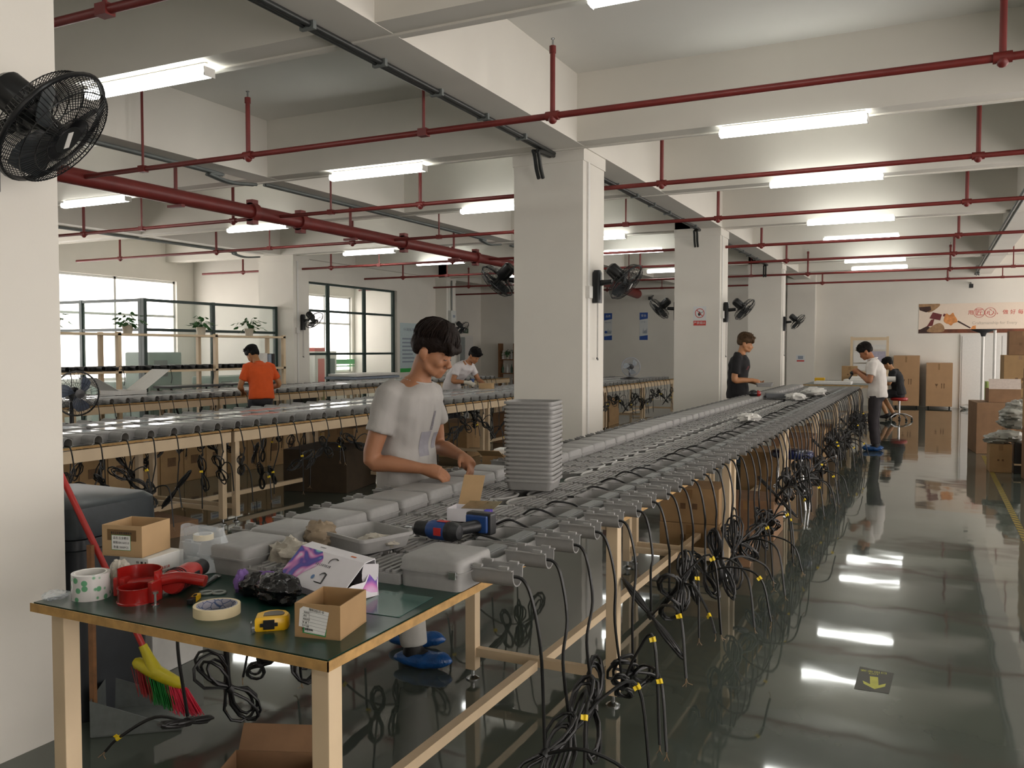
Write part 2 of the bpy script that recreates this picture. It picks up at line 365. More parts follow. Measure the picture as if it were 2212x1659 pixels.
# ------------------------------------------------------------------ wall fans
blade_m = mat('fan_blade_grey', '3a3f42', .3, var=.05, alpha=.85)
def fan(label, loc, face, tilt=42, wires=40, rad=.21, cords=True, yaw=0):
    """face +1: blows towards +X, -1: towards -X; loc is the wall plate on the column"""
    t = thing('wall_fan', label, 'fan', loc, 0 if face > 0 else PI, 'black wall fans')
    mb = MB(); mb.loft([ring(rrect(.085, .10, .03, 4), 0), ring(rrect(.085, .10, .03, 4), .30), ring(rrect(.06, .07, .02, 4), .33)], M=Matrix.Translation((.043, 0, -.18)))
    mb.build('wall_plate', blackp, t, smooth=40)
    mb = MB(); mb.tube([(.06, 0, .02), (.2, 0, .03)], [.032, .026], 10); mb.build('arm', blackp, t, smooth=40)
    H = Matrix.Translation((.2, 0, .06)) @ Matrix.Rotation(R(yaw), 4, 'Z') @ Matrix.Translation((.07, 0, .03)) @ Matrix.Rotation(R(90+tilt), 4, 'Y')
    mb = MB(); mb.lathe([(.0, -.13), (.05, -.13), (.068, -.11), (.07, .02), (.05, .05), (.0, .05)], 20, M=H); mb.build('motor', blackp, t, smooth=40)
    G = H @ Matrix.Translation((0, 0, .1))
    for nm, sg in (('rear_guard', -1), ('front_guard', 1)):
        mb = MB(); dep = .07 if sg < 0 else .065
        for q in range(wires):
            a = 2*PI*q/wires; c, s = math.cos(a), math.sin(a)
            prof = [(.055, sg*dep), (rad*.6, sg*dep), (rad*.88, sg*dep*.75), (rad, sg*.006)]
            mb.tube([(r*c, r*s, z) for r, z in prof], .0017, 3, caps=False, M=G)
        for r, z in ((rad*.4, sg*dep), (rad*.62, sg*dep), (rad*.85, sg*dep*.8)):
            mb.tube([(r*math.cos(2*PI*j/30), r*math.sin(2*PI*j/30), z) for j in range(30)], .0022, 4, closed=True, M=G)
        mb.build(nm, blackp, t)
    MB().tube([(rad*math.cos(2*PI*j/40), rad*math.sin(2*PI*j/40), 0) for j in range(40)], .009, 6, closed=True, M=G).build('guard_rim', blackp, t, smooth=60)
    mb = MB(); mb.lathe([(0, .068), (.055, .068), (.06, .055), (.058, .05)], 20, M=G); mb.build('badge', blackp, t, smooth=30)
    mb = MB(); mb.box((-.035, -.012, .0685), (.035, .012, .0695), M=G @ Matrix.Rotation(R(35), 4, 'Z')); mb.build('badge_print', whitep, t)
    MB().cyl((0, 0, -.05), (0, 0, .04), .03, n=14, M=G).build('hub', blackp, t, smooth=40)
    for q in range(3):
        mb = MB(); rows = []
        for u in range(6):
            r = .028+(rad*.86-.028)*u/5; w = (.5, .9, 1.05, 1.0, .85, .5)[u]
            top = []; bot = []
            for vv in range(5):
                a = (vv/4-.5)*w+.12*u/5; z = (vv/4-.5)*.055
                top.append((r*math.cos(a), r*math.sin(a), z+.0015)); bot.append((r*math.cos(a), r*math.sin(a), z-.0015))
            rows.append(top+bot[::-1])
        mb.loft(rows, M=G @ Matrix.Rotation(2*PI*q/3, 4, 'Z')); mb.build('blade', blade_m, t, smooth=50)
    if cords:
        for d, L in ((-.012, .55), (.012, .56)):
            mb = MB(); mb.cyl((.045, d, -.18), (.045, d, -.18-L), .0022, n=4); mb.cyl((.045, d, -.18-L), (.045, d, -.2-L), .008, n=6); mb.build('pull_cord', blackp, t)
    return t
fan('large black wall fan on the nearest column, cut off by the frame', (-3.1, 1.95, 2.30), 1, 40, 84, .225, yaw=28)
fan('black wall fan with pull cords facing the aisle on the near white column', (-3.08, 8.2, 2.2), 1)
fan('black wall fan behind the near white column facing the middle benches', (-3.83, 8.2, 2.26), -1)
fan('black wall fan facing the aisle on the second white column', (-3.08, 14.3, 2.18), 1, wires=30)
fan('black wall fan facing the middle benches on the second white column', (-3.83, 14.3, 2.22), -1, wires=30)
fan('black wall fan facing the aisle on the third white column', (-3.08, 20.6, 2.16), 1, wires=24)
fan('black wall fan on the column left of the tall glass wall', (-11.95, 14.35, 2.14), 1, wires=24)
fan('black wall fan above the worker with the drill on the rear column', (-11.95, 20.7, 2.12), 1, wires=24)
# ================================================================== benches
T = .83
def bench(label, x0, x1, y0, y1, z, top='plain', legx=None, long_rail=True, loc_group=None):
    """steel framed bench with legs, aprons and low stretchers"""
    t = thing('workbench', label, 'workbench', (0, 0, 0), group=loc_group)
    lx = legx or (x0+.07, x1-.05)
    if top == 'green':
        MB().box((x0+.004, y0+.004, z-.004), (x1-.004, y1, z)).build('green_mat', green_top, t)
        MB().box((x0, y0, z-.027), (x1, y1, z-.005)).build('tabletop', wood_edge, t)
        MB().box((x0-.003, y0-.003, z-.026), (x1+.003, y0, z-.002)).build('edge_strip', wood_edge, t)
        MB().box((x1, y0-.003, z-.026), (x1+.003, y1, z-.002)).build('edge_strip', wood_edge, t)
    else:
        MB().box((x0, y0, z-.02), (x1, y1, z-.003)).build('tabletop', wood_edge, t)
        MB().box((x0+.003, y0+.003, z-.003), (x1-.003, y1-.003, z)).build('green_mat', green_top, t)
    za = z-.028
    h = .09 if top == 'apron' else .045
    if top == 'apron':
        for x in (x0+.0, x1-.03): MB().box((x, y0+.005, za-h), (x+.03, y1-.005, za)).build('apron', cream, t)
    else:
        for x in (lx[0]+.16, lx[1]-.2): MB().box((x, y0+.2, za-.03), (x+.04, y1-.09, za)).build('apron', cream, t)
    ys = (y0+.065, y1-.065)
    for y in ys: MB().box((lx[0], y-.02+(.2 if y < y0+.2 and top == 'green' else 0), za-.03), (lx[1], y+.02+(.2 if y < y0+.2 and top == 'green' else 0), za)).build('cross_rail', cream, t)
    for x in lx:
        for y in (ys[:1] if top == 'green' else ys):
            g = MB().box((x-.026, y-.026, .05), (x+.026, y+.026, za-(0 if top == 'green' else .001))).build('leg', cream, t, bevel=.003)
            mb = MB(); mb.cyl((x, y, .012), (x, y, .06), .009, n=8); mb.lathe([(0, 0), (.032, 0), (.032, .006), (.012, .018), (0, .018)], 14, M=Matrix.Translation((x, y, 0)))
            mb.build('levelling_foot', steel, g, smooth=40)
    for y in (ys[:1] if top == 'green' else ys): MB().box((lx[0], y-.017, .115), (lx[1], y+.017, .155)).build('stretcher', cream, t)
    if long_rail:
        xm = -1.575 if top == 'green' else (lx[0]+lx[1])/2
        MB().box((xm-.02, y0+.05, .114), (xm+.02, y1+(.07 if top == 'green' else -.05), .154)).build('stretcher', cream, t)
    return t
bench('green topped wooden edged bench with tools and tape in the foreground', -2.29, -1.24, 1.57, 3.38, T, 'green', legx=(-2.235, -1.295))
ya = 3.43
for i in range(6):
    yb = ya+2.42
    bench('long bench carrying grey lamp housings, %s behind the green bench' % ordinal(i+1), -2.2, -1.17, ya, yb, T, legx=(-1.91, -1.215), loc_group='benches of the front row')
    ya = yb+.03
BZ = .845
ya = 3.3
for i in range(7):
    bench('cream framed bench of the middle row, %s from the broom' % ordinal(i+1), -6.72, -5.56, ya, ya+2.42, BZ, 'apron', loc_group='benches of the middle row'); ya += 2.45
ya = 4.6
for i in range(6):
    bench('cream framed bench of the rear row, %s from the front' % ordinal(i+1), -10.62, -9.46, ya, ya+2.42, BZ, 'apron', loc_group='benches of the rear row'); ya += 2.45
# ================================================================== street lamp housings
HW = .222                           # width of a housing
def heat_sink(mb, x0, x1, z=.03):
    w = HW/2
    # slab with rounded free end at x0
    poly = [(x1, -w), (x1, w)] + [(x0+.07-.07*math.sin(a), w*math.cos(a)*(1 if True else 0)) for a in [PI*i/14 for i in range(15)]]
    mb.prism(poly, 0, z)
    n = 8
    for i in range(n):
        x = x0+.05+(x1-x0-.075)*i/(n-1); ww = w*.9
        if x < x0+.07: ww *= math.sqrt(max(.1, 1-((x0+.07-x)/.07)**2))
        mb.box((x-.006, -ww, z), (x+.006, ww*.5 if i % 3 == 1 else ww, z+.009))
        for q in range(3):
            yy = -w*.7+w*1.4*q/2 + (.02 if i % 2 else -.01)
            if abs(yy) < ww: mb.cyl((x+.013, yy, z), (x+.013, yy, z+.008), .004, n=5)
def rim(mb, x0, x1):
    w = HW/2
    pts = [(x0+.07-.072*math.sin(a), (w+.001)*math.cos(a), .034) for a in [PI*i/14 for i in range(15)]]
    mb.tube(pts, .006, 5)
def trough(mb, x0, x1, up=True, r=.036, zc=.045):
    """half pipe clamp, open upwards (or an arch when up is False)"""
    th = .0045; n = 10; s = 1 if up else -1
    prof = [(r*math.cos(PI+PI*i/n), s*r*math.sin(PI+PI*i/n)) for i in range(n+1)]
    prof2 = [((r-th)*math.cos(PI+PI*i/n), s*(r-th)*math.sin(PI+PI*i/n)) for i in range(n, -1, -1)]
    poly = [(-r, s*.022)] + prof + [(r, s*.022), (r-th, s*.022)] + prof2 + [(-r+th, s*.022)]
    M = Matrix(((0,0,1,0),(1,0,0,0),(0,1,0,zc),(0,0,0,1)))
    mb.prism(poly, x0, x1, M=M)
    for sy in (-1, 1):
        for xx in (x0+.012, x1-.045):
            mb.box((xx, sy*r-.006, zc+s*.018 if up else zc-.03), (xx+.03, sy*r+.006, zc+s*.03 if up else zc-.018))
        mb.box((x0, sy*(r+.004)-.007, zc+s*.020-.002), (x1, sy*(r+.004)+.007, zc+s*.020+.002))
XC = -.14; XB = -.35; XH = -.605      # clamp / compartment / head breaks, x = 0 at the clamp mouth
def compartment(mb, h=.05):
    w = HW/2-.004; th = .005
    o = rrect(XC-XB, 2*w, .022, 3, (XB+XC)/2, 0); i_ = rrect(XC-XB-2*th, 2*w-2*th, .018, 3, (XB+XC)/2, 0)
    mb.loft([ring(o, .0), ring(o, h), ring(i_, h), ring(i_, .012)], caps=(True, True))
def lid(mb, z0=.05, h=.042, inv=False, M=None):
    w = HW/2-.002; L = XC-XB+.006; cx = (XB+XC)/2
    z = lambda t: (z0+t if not inv else z0-t)
    rs = [ring(rrect(L+.008, 2*w+.008, .026, 4, cx, 0), z(0)), ring(rrect(L+.008, 2*w+.008, .026, 4, cx, 0), z(.005)), ring(rrect(L, 2*w, .024, 4, cx, 0), z(.006)),
          ring(rrect(L-.004, 2*w-.004, .024, 4, cx, 0), z(h-.012)), ring(rrect(L-.010, 2*w-.010, .022, 4, cx, 0), z(h-.004)), ring(rrect(L-.024, 2*w-.024, .018, 4, cx, 0), z(h))]
    mb.loft(rs, M=M)
ends_m = mat('bare_wire_ends', '8a6f52', .4, var=.3, scale=200)
def coil(mb, c, ax, hl, hw, n, rng, r=.0058, seg=14, ns=6):
    """tied hank of cable: n long loops around c, axis ax"""
    ax = Vector(ax).normalized(); u = ax.orthogonal().normalized(); u = Matrix.Rotation(rng.uniform(0, 6.28), 3, ax) @ u
    for q in range(n):
        uu = Matrix.Rotation(rng.uniform(-.7, .7), 3, ax) @ u; l = hl*rng.uniform(.8, 1.15); w = hw*rng.uniform(.4, 1.2)
        off = ax*rng.uniform(-.02, .02)+u*rng.uniform(-.008, .008)
        pts = [c+off+ax*(l*math.cos(2*PI*i/seg))+uu*(w*math.sin(2*PI*i/seg)*abs(math.cos(2*PI*i/seg))**.6*(1 if math.cos(2*PI*i/seg) > 0 else -1)*1.0) for i in range(seg)]
        mb.tube(pts, r, ns, closed=True)
    mb.tube([c-ax*.012, c+ax*.012], .016, 8)
def cable_meshes(seed, drop, out=.05, ns=6, lw=1.0, tail=.38, hk=1):
    """cable leaving the clamp mouth at the origin, hank tied near the end; returns (cable, tag, wire ends)"""
    rng = random.Random(seed); mb = MB()
    sw = rng.uniform(-.05, .05); sx = rng.uniform(-.01, .03)
    end = Vector((out+sx, sw+rng.uniform(-.05, .05), -drop))
    pts = [(-.13, 0, -.01), (-.03, 0, -.012), (.018, 0, -.02), (out*.9, sw*.1, -.08), (out+.015, sw*.3, -.2), (out+.01, sw*.8+rng.uniform(-.02, .02), -drop*.6), end]
    mb.tube(spline(pts, 5), .0058*lw, ns)
    ax = Vector((rng.uniform(-.5, .7), rng.uniform(-1, 1), rng.uniform(-.9, -.2)))
    c = end+Vector((0, 0, -.02)); coil(mb, c, ax, rng.uniform(.14, .22)*hk, rng.uniform(.05, .11)*hk, rng.choice((3, 4, 5)), rng, .0058*lw, 16, ns)
    d = Vector((rng.uniform(.1, 1), rng.uniform(-.9, .5), rng.uniform(-.3, .5))).normalized()
    low = max(-.78, c.z-rng.uniform(.12, .3))
    e = Vector((c.x+d.x*tail*.9, c.y+d.y*tail*.9, low))
    tp = spline([c, c+d*tail*.35+Vector((0, 0, .03)), c+d*tail*.75+Vector((0, 0, -.03)), e], 5)
    mb.tube(tp, .0058*lw, ns)
    i = len(tp)*2//3; a = tp[i]; dr = (tp[i+1]-tp[i-1]).normalized()
    tg = MB(); tg.tube([a-dr*.009, a+dr*.009], .008*lw, 6)
    u = dr.orthogonal().normalized(); w = dr.cross(u)
    tg.add([a-dr*.008+u*.006, a+dr*.008+u*.006, a+dr*.008+u*.018, a-dr*.008+u*.018, a-dr*.008+u*.006+w*.002, a+dr*.008+u*.006+w*.002, a+dr*.008+u*.018+w*.002, a-dr*.008+u*.018+w*.002], [(0,1,2,3),(7,6,5,4),(0,4,5,1),(1,5,6,2),(2,6,7,3),(3,7,4,0)])
    we = MB(); dd = (tp[-1]-tp[-2]).normalized()
    for q in range(3):
        g = (dd+Vector((rng.uniform(-.6, .6), rng.uniform(-.6, .6), rng.uniform(-.3, .3)))).normalized()
        we.tube([e, e+dd*.012+g*.008, e+g*.035], .0013, 4)
    return mb.mesh('cable', black, smooth=60), tg.mesh('cable_tag', yellow), we.mesh('wire_ends', ends_m)
CABLES = [cable_meshes(100+k, .43+.04*(k % 5)) for k in range(14)]
CABLES_L = [cable_meshes(500+k, .56+.03*(k % 4), .05) for k in range(6)]
CABLES_B = [cable_meshes(300+k, .28+.045*(k % 5), .045, 5, .95, .22, .8) for k in range(12)]
def hang(root, trio, z, tagged=True):
    c = link('cable', trio[0], root, (0, 0, z)); link('wire_ends', trio[2], c)
    if tagged: link('cable_tag', trio[1], c)
    return c
# shared meshes
_m = MB(); heat_sink(_m, XH, XB); ME_SINK = _m.mesh('heat_sink', alu)
_m = MB(); rim(_m, XH, XB); ME_RIM = _m.mesh('rim', mat('rim_silver', 'a9a8a5', .4), smooth=60)
_m = MB(); compartment(_m); ME_COMP = _m.mesh('compartment', alu, smooth=35)
_m = MB(); trough(_m, XC-.004, 0); ME_TROUGH = _m.mesh('pole_clamp', alu, smooth=35)
_m = MB(); lid(_m); ME_LID = _m.mesh('lid', alu, smooth=50)
_m = MB(); _m.box((XC-.105, -.085, .013), (XC-.052, .085, .05)); _m.box((XC-.1, -.08, .05), (XC-.057, .08, .053)); ME_DRV = _m.mesh('driver_box', alu_d, bevel=.002)
_m = MB()
_m.box((XC-.032, -HW/2-.008, .04), (XC-.008, -HW/2+.004, .062))
ME_HINGE = _m.mesh('latch', steel, bevel=.001)
WIRE = []
for k in range(5):
    rng = random.Random(40+k); h = rng.uniform(.005, .05)
    pts = spline([(XC-.08, -.085, .03), (XC-.13, -.09+rng.uniform(-.01, .02), .03+h), (XC-.21, -.07+rng.uniform(-.02, .03), .04+h*.9), (XC-.27, -.05+rng.uniform(-.02, .05), .035)], 6)
    WIRE.append(MB().tube(pts, .0048, 6).mesh('inner_wire', black, smooth=60))
GR_OPEN = 'opened lamp housings along the aisle edge'; GR_LID = 'lidded lamp housings along the front row'
def put(root, parts):
    for n, me in parts: link(n, me, root)
PITCH = .2355
NA = 60
rng = random.Random(5)
for k in range(NA):
    y = 2.293+PITCH*k
    closed = k == 0
    lab = 'closed grey lamp housing with clamp on the green bench' if closed else 'opened grey lamp housing with driver box, %s behind the closed one' % ordinal(k)
    t = thing('street_lamp_housing', lab, 'lamp housing', (-1.10+rng.uniform(-.006, .006), y, T), R(rng.uniform(-1, 1)), GR_OPEN)
    put(t, [('heat_sink', ME_SINK), ('rim', ME_RIM), ('compartment', ME_COMP), ('pole_clamp', ME_TROUGH)])
    if closed: put(t, [('lid', ME_LID), ('latch', ME_HINGE)])
    else:
        link('driver_box', ME_DRV, t)
        if k < 50: link('inner_wire', WIRE[(k*3) % 5], t)
    hang(t, CABLES[(k*5+3) % 14], .05, k < 10 or k % 3 == 0)
def left_x(y): return (-1.92-.04*(y-2.1)) if y < 4.3 else (-1.96-.025*(y-4.5) if y < 7.2 else -2.03)
for k in range(NA):
    y = 2.15+PITCH*k
    if k == 9: continue
    xr = left_x(y)               # aisle-side edge of the lid
    t = thing('street_lamp_housing', 'lidded grey lamp housing on the far side of the bench, %s from the near end' % ordinal(k+1), 'lamp housing', (xr-.008+XB, y, T), R(180+rng.uniform(-1.5, 1.5)), GR_LID)
    put(t, [('heat_sink', ME_SINK), ('rim', ME_RIM), ('compartment', ME_COMP), ('pole_clamp', ME_TROUGH), ('lid', ME_LID), ('latch', ME_HINGE)])
    if k < 14: hang(t, CABLES_L[(k*5+2) % 6], .05)
# --- finished lamps, glass side up, on the middle and rear benches
_m = MB(); w = HW/2
poly = [(XB, -w), (XB, w)] + [(XH+.06-.06*math.sin(a), w*math.cos(a)) for a in [PI*i/12 for i in range(13)]]
_m.loft([ring(poly, .035), ring(poly, .062), ring([(x*.985+XH*.0075, yy*.93) for x, yy in poly], .068)])
o1 = rrect(XC-XB, 2*w-.008, .02, 3, (XB+XC)/2, 0)
_m.loft([ring(rrect(XC-XB-.02, 2*w-.03, .02, 3, (XB+XC)/2, 0), 0), ring(o1, .02), ring(o1, .062), ring(rrect(XC-XB-.014, 2*w-.022, .016, 3, (XB+XC)/2, 0), .068)])
ME_FB = _m.mesh('body', alu, smooth=40)
_m = MB(); _m.box((XH+.05, -w*.8, .068), (XB-.02, w*.8, .071)); ME_FG = _m.mesh('lens_glass', mat('lens_glass', 'c9d0d2', .08, var=.1, scale=60), bevel=.001)
_m = MB(); trough(_m, XC-.004, 0, False, .038, .04); ME_FC = _m.mesh('pole_clamp', alu, smooth=35)
GB = 'finished lamps on the middle benches'; GC = 'finished lamps on the rear benches'
def finished(label, x, y, rz, grp, cab=None):
    t = thing('street_lamp', label, 'street lamp', (x, y, BZ), R(rz+rng.uniform(-1.5, 1.5)), grp)
    put(t, [('body', ME_FB), ('lens_glass', ME_FG), ('pole_clamp', ME_FC)])
    if cab: hang(t, cab, .03, rng.random() < .45)
    return t
for k in range(66):
    y = 4.05+.2375*k
    finished('grey finished street lamp on the aisle side of the middle benches, %s from the broom' % ordinal(k+1), -5.47+rng.uniform(-.012, .012), y, 0, GB, CABLES_B[(k*5) % 12])
for k in range(64):
    y = 4.2+.2375*k
    finished('grey finished street lamp on the back side of the middle benches, %s from the broom' % ordinal(k+1), -6.78+rng.uniform(-.02, .01), y, 180, GB, CABLES_B[(k*7+2) % 12] if k < 40 else None)
for k in range(48):
    y = 7.1+.2375*k
    finished('grey finished street lamp on the near side of the rear benches, %s from the front' % ordinal(k+1), -9.37+rng.uniform(-.012, .012), y, 0, GC, CABLES_B[(k*5+1) % 12])
for k in range(46):
    y = 7.2+.2375*k
    finished('grey finished street lamp on the glass side of the rear benches, %s from the front' % ordinal(k+1), -10.68+rng.uniform(-.02, .01), y, 180, GC)
# ================================================================== things on the green bench
def Mz(x, y, z, a=0): return Matrix.Translation((x, y, z)) @ Matrix.Rotation(R(a), 4, 'Z')
def place(o, x, y, z, a=0): o.location = (x, y, z); o.rotation_euler = (0, 0, R(a)); return o
def open_carton(name, label, x, y, z, a, w, d, h, m=cardb, th=.003, inner=None):
    t = thing(name, label, 'box', (x, y, z), R(a))
    mb = MB(); mb.box((0, 0, 0), (w, d, th)); mb.build('base', m, t)
    for lo, hi in (((0, 0, th), (w, th, h)), ((0, d-th, th), (w, d, h)), ((0, th, th), (th, d-th, h)), ((w-th, th, th), (w, d-th, h))):
        MB().box(lo, hi).build('wall', m, t, bevel=.0008)
    return t
def closed_carton(name, label, x, y, z, a, w, d, h, m=cardb, group=None, tape=True, sign=True, cat='box'):
    t = thing(name, label, cat, (x, y, z), R(a), group)
    MB().box((0, 0, 0), (w, d, h)).build('body', m, t, bevel=min(.006, h*.03))
    if tape: MB().box((w*.5-.025, -.001, h-.08), (w*.5+.025, .0005, h-.01)).build('tape', tape_m, t)
    if sign:
        mb = MB()
        for i in range(2): mb.box((w*(.35+.2*i), -.0012, h*.4), (w*(.35+.2*i)+w*.09, 0, h*.4+w*.1))
        mb.build('print', print_m, t)
    return t
tape_m = mat('brown_tape', '8a6a45', .3, var=.05)
print_m = mat('carton_print', '6d5238', .8, var=.1)
# -- open carton with stock card
b1 = open_carton('cardboard_box', 'small open cardboard box with white stock card at the bench corner', -1.421, 1.669, T, 11.5, .125, .155, .086, cardb)
F = face_M((0, -.0006, 0), (1, 0, 0), (0, 0, 1))
card = MB().add([(.012,.028,0),(.085,.017,0),(.095,.068,0),(.025,.079,0),(.015,.072,0)], [(0,1,2,3,4)], M=F).build('stock_card', white_paper, b1)
MB().add([(.022,.012,-.0002),(.085,.005,-.0002),(.088,.024,-.0002),(.024,.031,-.0002)], [(0,1,2,3)], M=F).build('green_card', mat('green_card', '2a8a4a', .6), b1)
MB().add([(.027,.014,.0001),(.083,.0085,.0001),(.086,.024,.0001),(.028,.031,.0001)], [(0,1,2,3)], M=F).build('white_card', white_paper, b1)
tilt = Matrix.Translation((.058, .047, .0004)) @ Matrix.Rotation(R(-8.5), 4, 'Z')
text_mesh('物料标识卡', .0085, ink, 'card_title', .0001, parent=card, M=F @ tilt @ Matrix.Translation((0, .022, 0)))
for i, s in enumerate(('供应商', '品名', '规格型号', '数  量', '生产日期', '备  注')):
    text_mesh(s, .0048, ink, 'card_text', .0001, 'LEFT', card, F @ tilt @ Matrix.Translation((-.034, .0125-.0085*i, 0)))
mb = MB()
for i in range(7): mb.box((-.036, .0165-.0085*i, .0002), (.034, .0169-.0085*i, .0004), M=F @ tilt)
mb.box((-.018, -.035, .0002), (-.0176, .0165, .0004), M=F @ tilt); mb.build('card_lines', ink, card)
mb = MB(); rb = random.Random(4); xx = 0
while xx < .022:
    w_ = rb.choice((.0006, .001, .0016)); mb.box((xx, 0, 0), (xx+w_, .005, .0002), M=F @ Matrix.Translation((.029, .0195, .0005)) @ Matrix.Rotation(R(-5), 4, 'Z')); xx += w_+rb.choice((.0006, .001))
mb.build('barcode', ink, card)['kind'] = 'stuff'
# -- yellow tape measure
tmm = mat('tape_measure_yellow', 'e2b21c', .35, var=.04)
t = thing('tape_measure', 'yellow tape measure lying on the green bench', 'tape measure', (-1.52, 1.70, T), R(40))
pl = [(-.043, -.03), (.03, -.033), (.04, -.025), (.044, .0), (.035, .024), (.012, .036), (-.015, .034), (-.04, .015)]
mb = MB(); mb.loft([ring([(x*.93, y*.93) for x, y in pl], 0), ring(pl, .005), ring(pl, .03), ring([(x*.92, y*.92) for x, y in pl], .036)]); mb.build('case', tmm, t, smooth=40)
mb = MB(); mb.loft([ring([(x*.62+.004, y*.6) for x, y in pl], .036), ring([(x*.6+.004, y*.58) for x, y in pl], .0375)]); mb.build('face_plate', mat('tape_measure_face', '4a3a20', .3), t, smooth=40)
mb = MB(); mb.box((-.022, -.0365, .006), (.006, -.031, .03)); mb.box((-.03, -.036, .013), (.014, -.031, .022)); mb.build('belt_clip', blackp, t, bevel=.001)
mb = MB(); mb.box((-.051, -.03, .006), (-.043, -.012, .009)); mb.box((-.053, -.03, .0), (-.051, -.012, .024)); mb.build('hook', steel, t)
# -- rolls of tape
def roll(name, label, x, y, z, ro, ri, h, m, core, grp=None):
    t = thing(name, label, 'tape roll', (x, y, z), 0, grp)
    mb = MB(); mb.lathe([(ri+.004, 0), (ro, 0), (ro, h), (ri+.004, h)], 40); mb.lathe([(ri+.004, h), (ri+.004, 0)], 40); mb.build('tape', m, t, smooth=40)
    mb = MB(); mb.lathe([(ri, 0), (ri, h*1.005), (ri+.004, h*1.005), (ri+.004, 0)], 40); mb.build('core', core, t, smooth=40); return t
def core_mat():
    m = mat('printed_core', 'a29fac', .7, var=.1); nt = m.node_tree; b = nt.nodes['Principled BSDF']
    tc = nt.nodes.new('ShaderNodeTexCoord'); v = nt.nodes.new('ShaderNodeTexVoronoi'); v.inputs['Scale'].default_value = 45; v.feature = 'DISTANCE_TO_EDGE'
    r = nt.nodes.new('ShaderNodeValToRGB'); e = r.color_ramp.elements; e[0].position = .02; e[1].position = .06; e[0].color = (*hexc('40567c'), 1); e[1].color = (*hexc('a4a2ae'), 1)
    nt.links.new(tc.outputs['Object'], v.inputs['Vector']); nt.links.new(v.outputs['Distance'], r.inputs['Fac']); nt.links.new(r.outputs['Color'], b.inputs['Base Color']); return m
roll('masking_tape_roll', 'cream masking tape roll lying flat at the front of the bench', -1.735, 1.722, T, .062, .05, .026, mat('masking_tape', 'd9c9a2', .6, var=.05, scale=14), core_mat())
def printed_tape():
    m = mat('printed_clear_tape', 'c9c6c3', .25, var=.05, coat=.3); nt = m.node_tree; b = nt.nodes['Principled BSDF']
    tc = nt.nodes.new('ShaderNodeTexCoord'); v = nt.nodes.new('ShaderNodeTexVoronoi'); v.inputs['Scale'].default_value = 38; v.inputs['Randomness'].default_value = .55
    r = nt.nodes.new('ShaderNodeValToRGB'); r.color_ramp.interpolation = 'LINEAR'; e = r.color_ramp.elements; e[0].position = .3; e[1].position = .36; e[0].color = (*hexc('5f9a72'), 1); e[1].color = (*hexc('c9c6c3'), 1)
    nt.links.new(tc.outputs['Object'], v.inputs['Vector']); nt.links.new(v.outputs['Distance'], r.inputs['Fac']); nt.links.new(r.outputs['Color'], b.inputs['Base Color']); return m
roll('packing_tape_roll', 'wide clear packing tape roll with green print standing at the bench corner', -2.183, 1.68, T, .052, .040, .073, printed_tape(), whitep)
# -- red tape dispenser
red = mat('glossy_red', '8f1713', .22, var=.05, coat=.4)
t = thing('tape_dispenser', 'glossy red hand tape dispenser beside the packing tape', 'tape dispenser', (-2.03, 1.705, T), R(15))
mb = MB(); mb.lathe([(.044, 0), (.05, .0), (.05, .004), (.047, .006), (.047, .04), (.049, .044), (.043, .044), (.043, .002)], 32); mb.build('drum', red, t, smooth=40)
# tall curved guard behind the drum
pts = [(.052*math.cos(a)*1.25-.01, .052*math.sin(a)*1.25+.03) for a in [R(-15+200*i/14) for i in range(15)]]
mb = MB(); out = [(x, y) for x, y in pts]; inn = [(x*.95, y*.95+.001) for x, y in pts]
poly = out+inn[::-1]
mb.loft([ring(poly, 0), ring([(x, y) for x, y in poly], .085)]); mb.build('guard', red, t, smooth=40)
mb = MB(); mb.tube(spline([(.045, .05, .05), (.09, .075, .055), (.14, .08, .05), (.17, .085, .045)], 4), .017, 12); mb.build('handle', red, t, smooth=60)
mb = MB(); mb.box((.045, -.01, 0), (.06, .04, .06)); mb.build('blade_frame', red, t, bevel=.003)
# -- red cordless drill, chuck pointing away
dk = mat('drill_black', '1c1d1f', .45, var=.1, bump=.1, bscale=200)
t = thing('cordless_drill', 'red cordless drill with black chuck lying behind the tape dispenser', 'drill', (-1.985, 1.79, T+.036), R(20))
X = Matrix.Rotation(R(-90), 4, 'X')      # lathe axis along +Y
mb = MB(); mb.lathe([(0, 0), (.03, .0), (.036, .012), (.036, .06), (.033, .066), (.034, .07), (.034, .12), (.027, .15), (0, .15)], 20, M=X); mb.build('body', mat('drill_red', 'a32420', .4, var=.06), t, smooth=35)
mb = MB(); mb.lathe([(0, .15), (.024, .15), (.026, .16), (.025, .2), (.012, .214), (0, .214)], 18, M=X); mb.build('chuck', dk, t, smooth=35)
mb = MB(); mb.tube([(-.02, .05, -.004), (-.075, .025, -.008), (-.13, .0, -.012)], [.022, .02, .021], 12); mb.build('handle', MATS['drill_red'], t, smooth=50)
mb = MB(); mb.box((-.16, -.03, -.035), (-.125, .035, .02)); mb.build('battery', MATS['drill_red'], t, bevel=.005)
mb = MB(); mb.box((.026, .085, -.012), (.036, .115, .012)); mb.build('vent_plate', dk, t, bevel=.002)
for q in range(3):
    MB().tube([(.037*math.cos(2*PI*j/20), .02+.012*q, .037*math.sin(2*PI*j/20)) for j in range(20)], .0016, 4, closed=True).build('body_rib', dk, t)
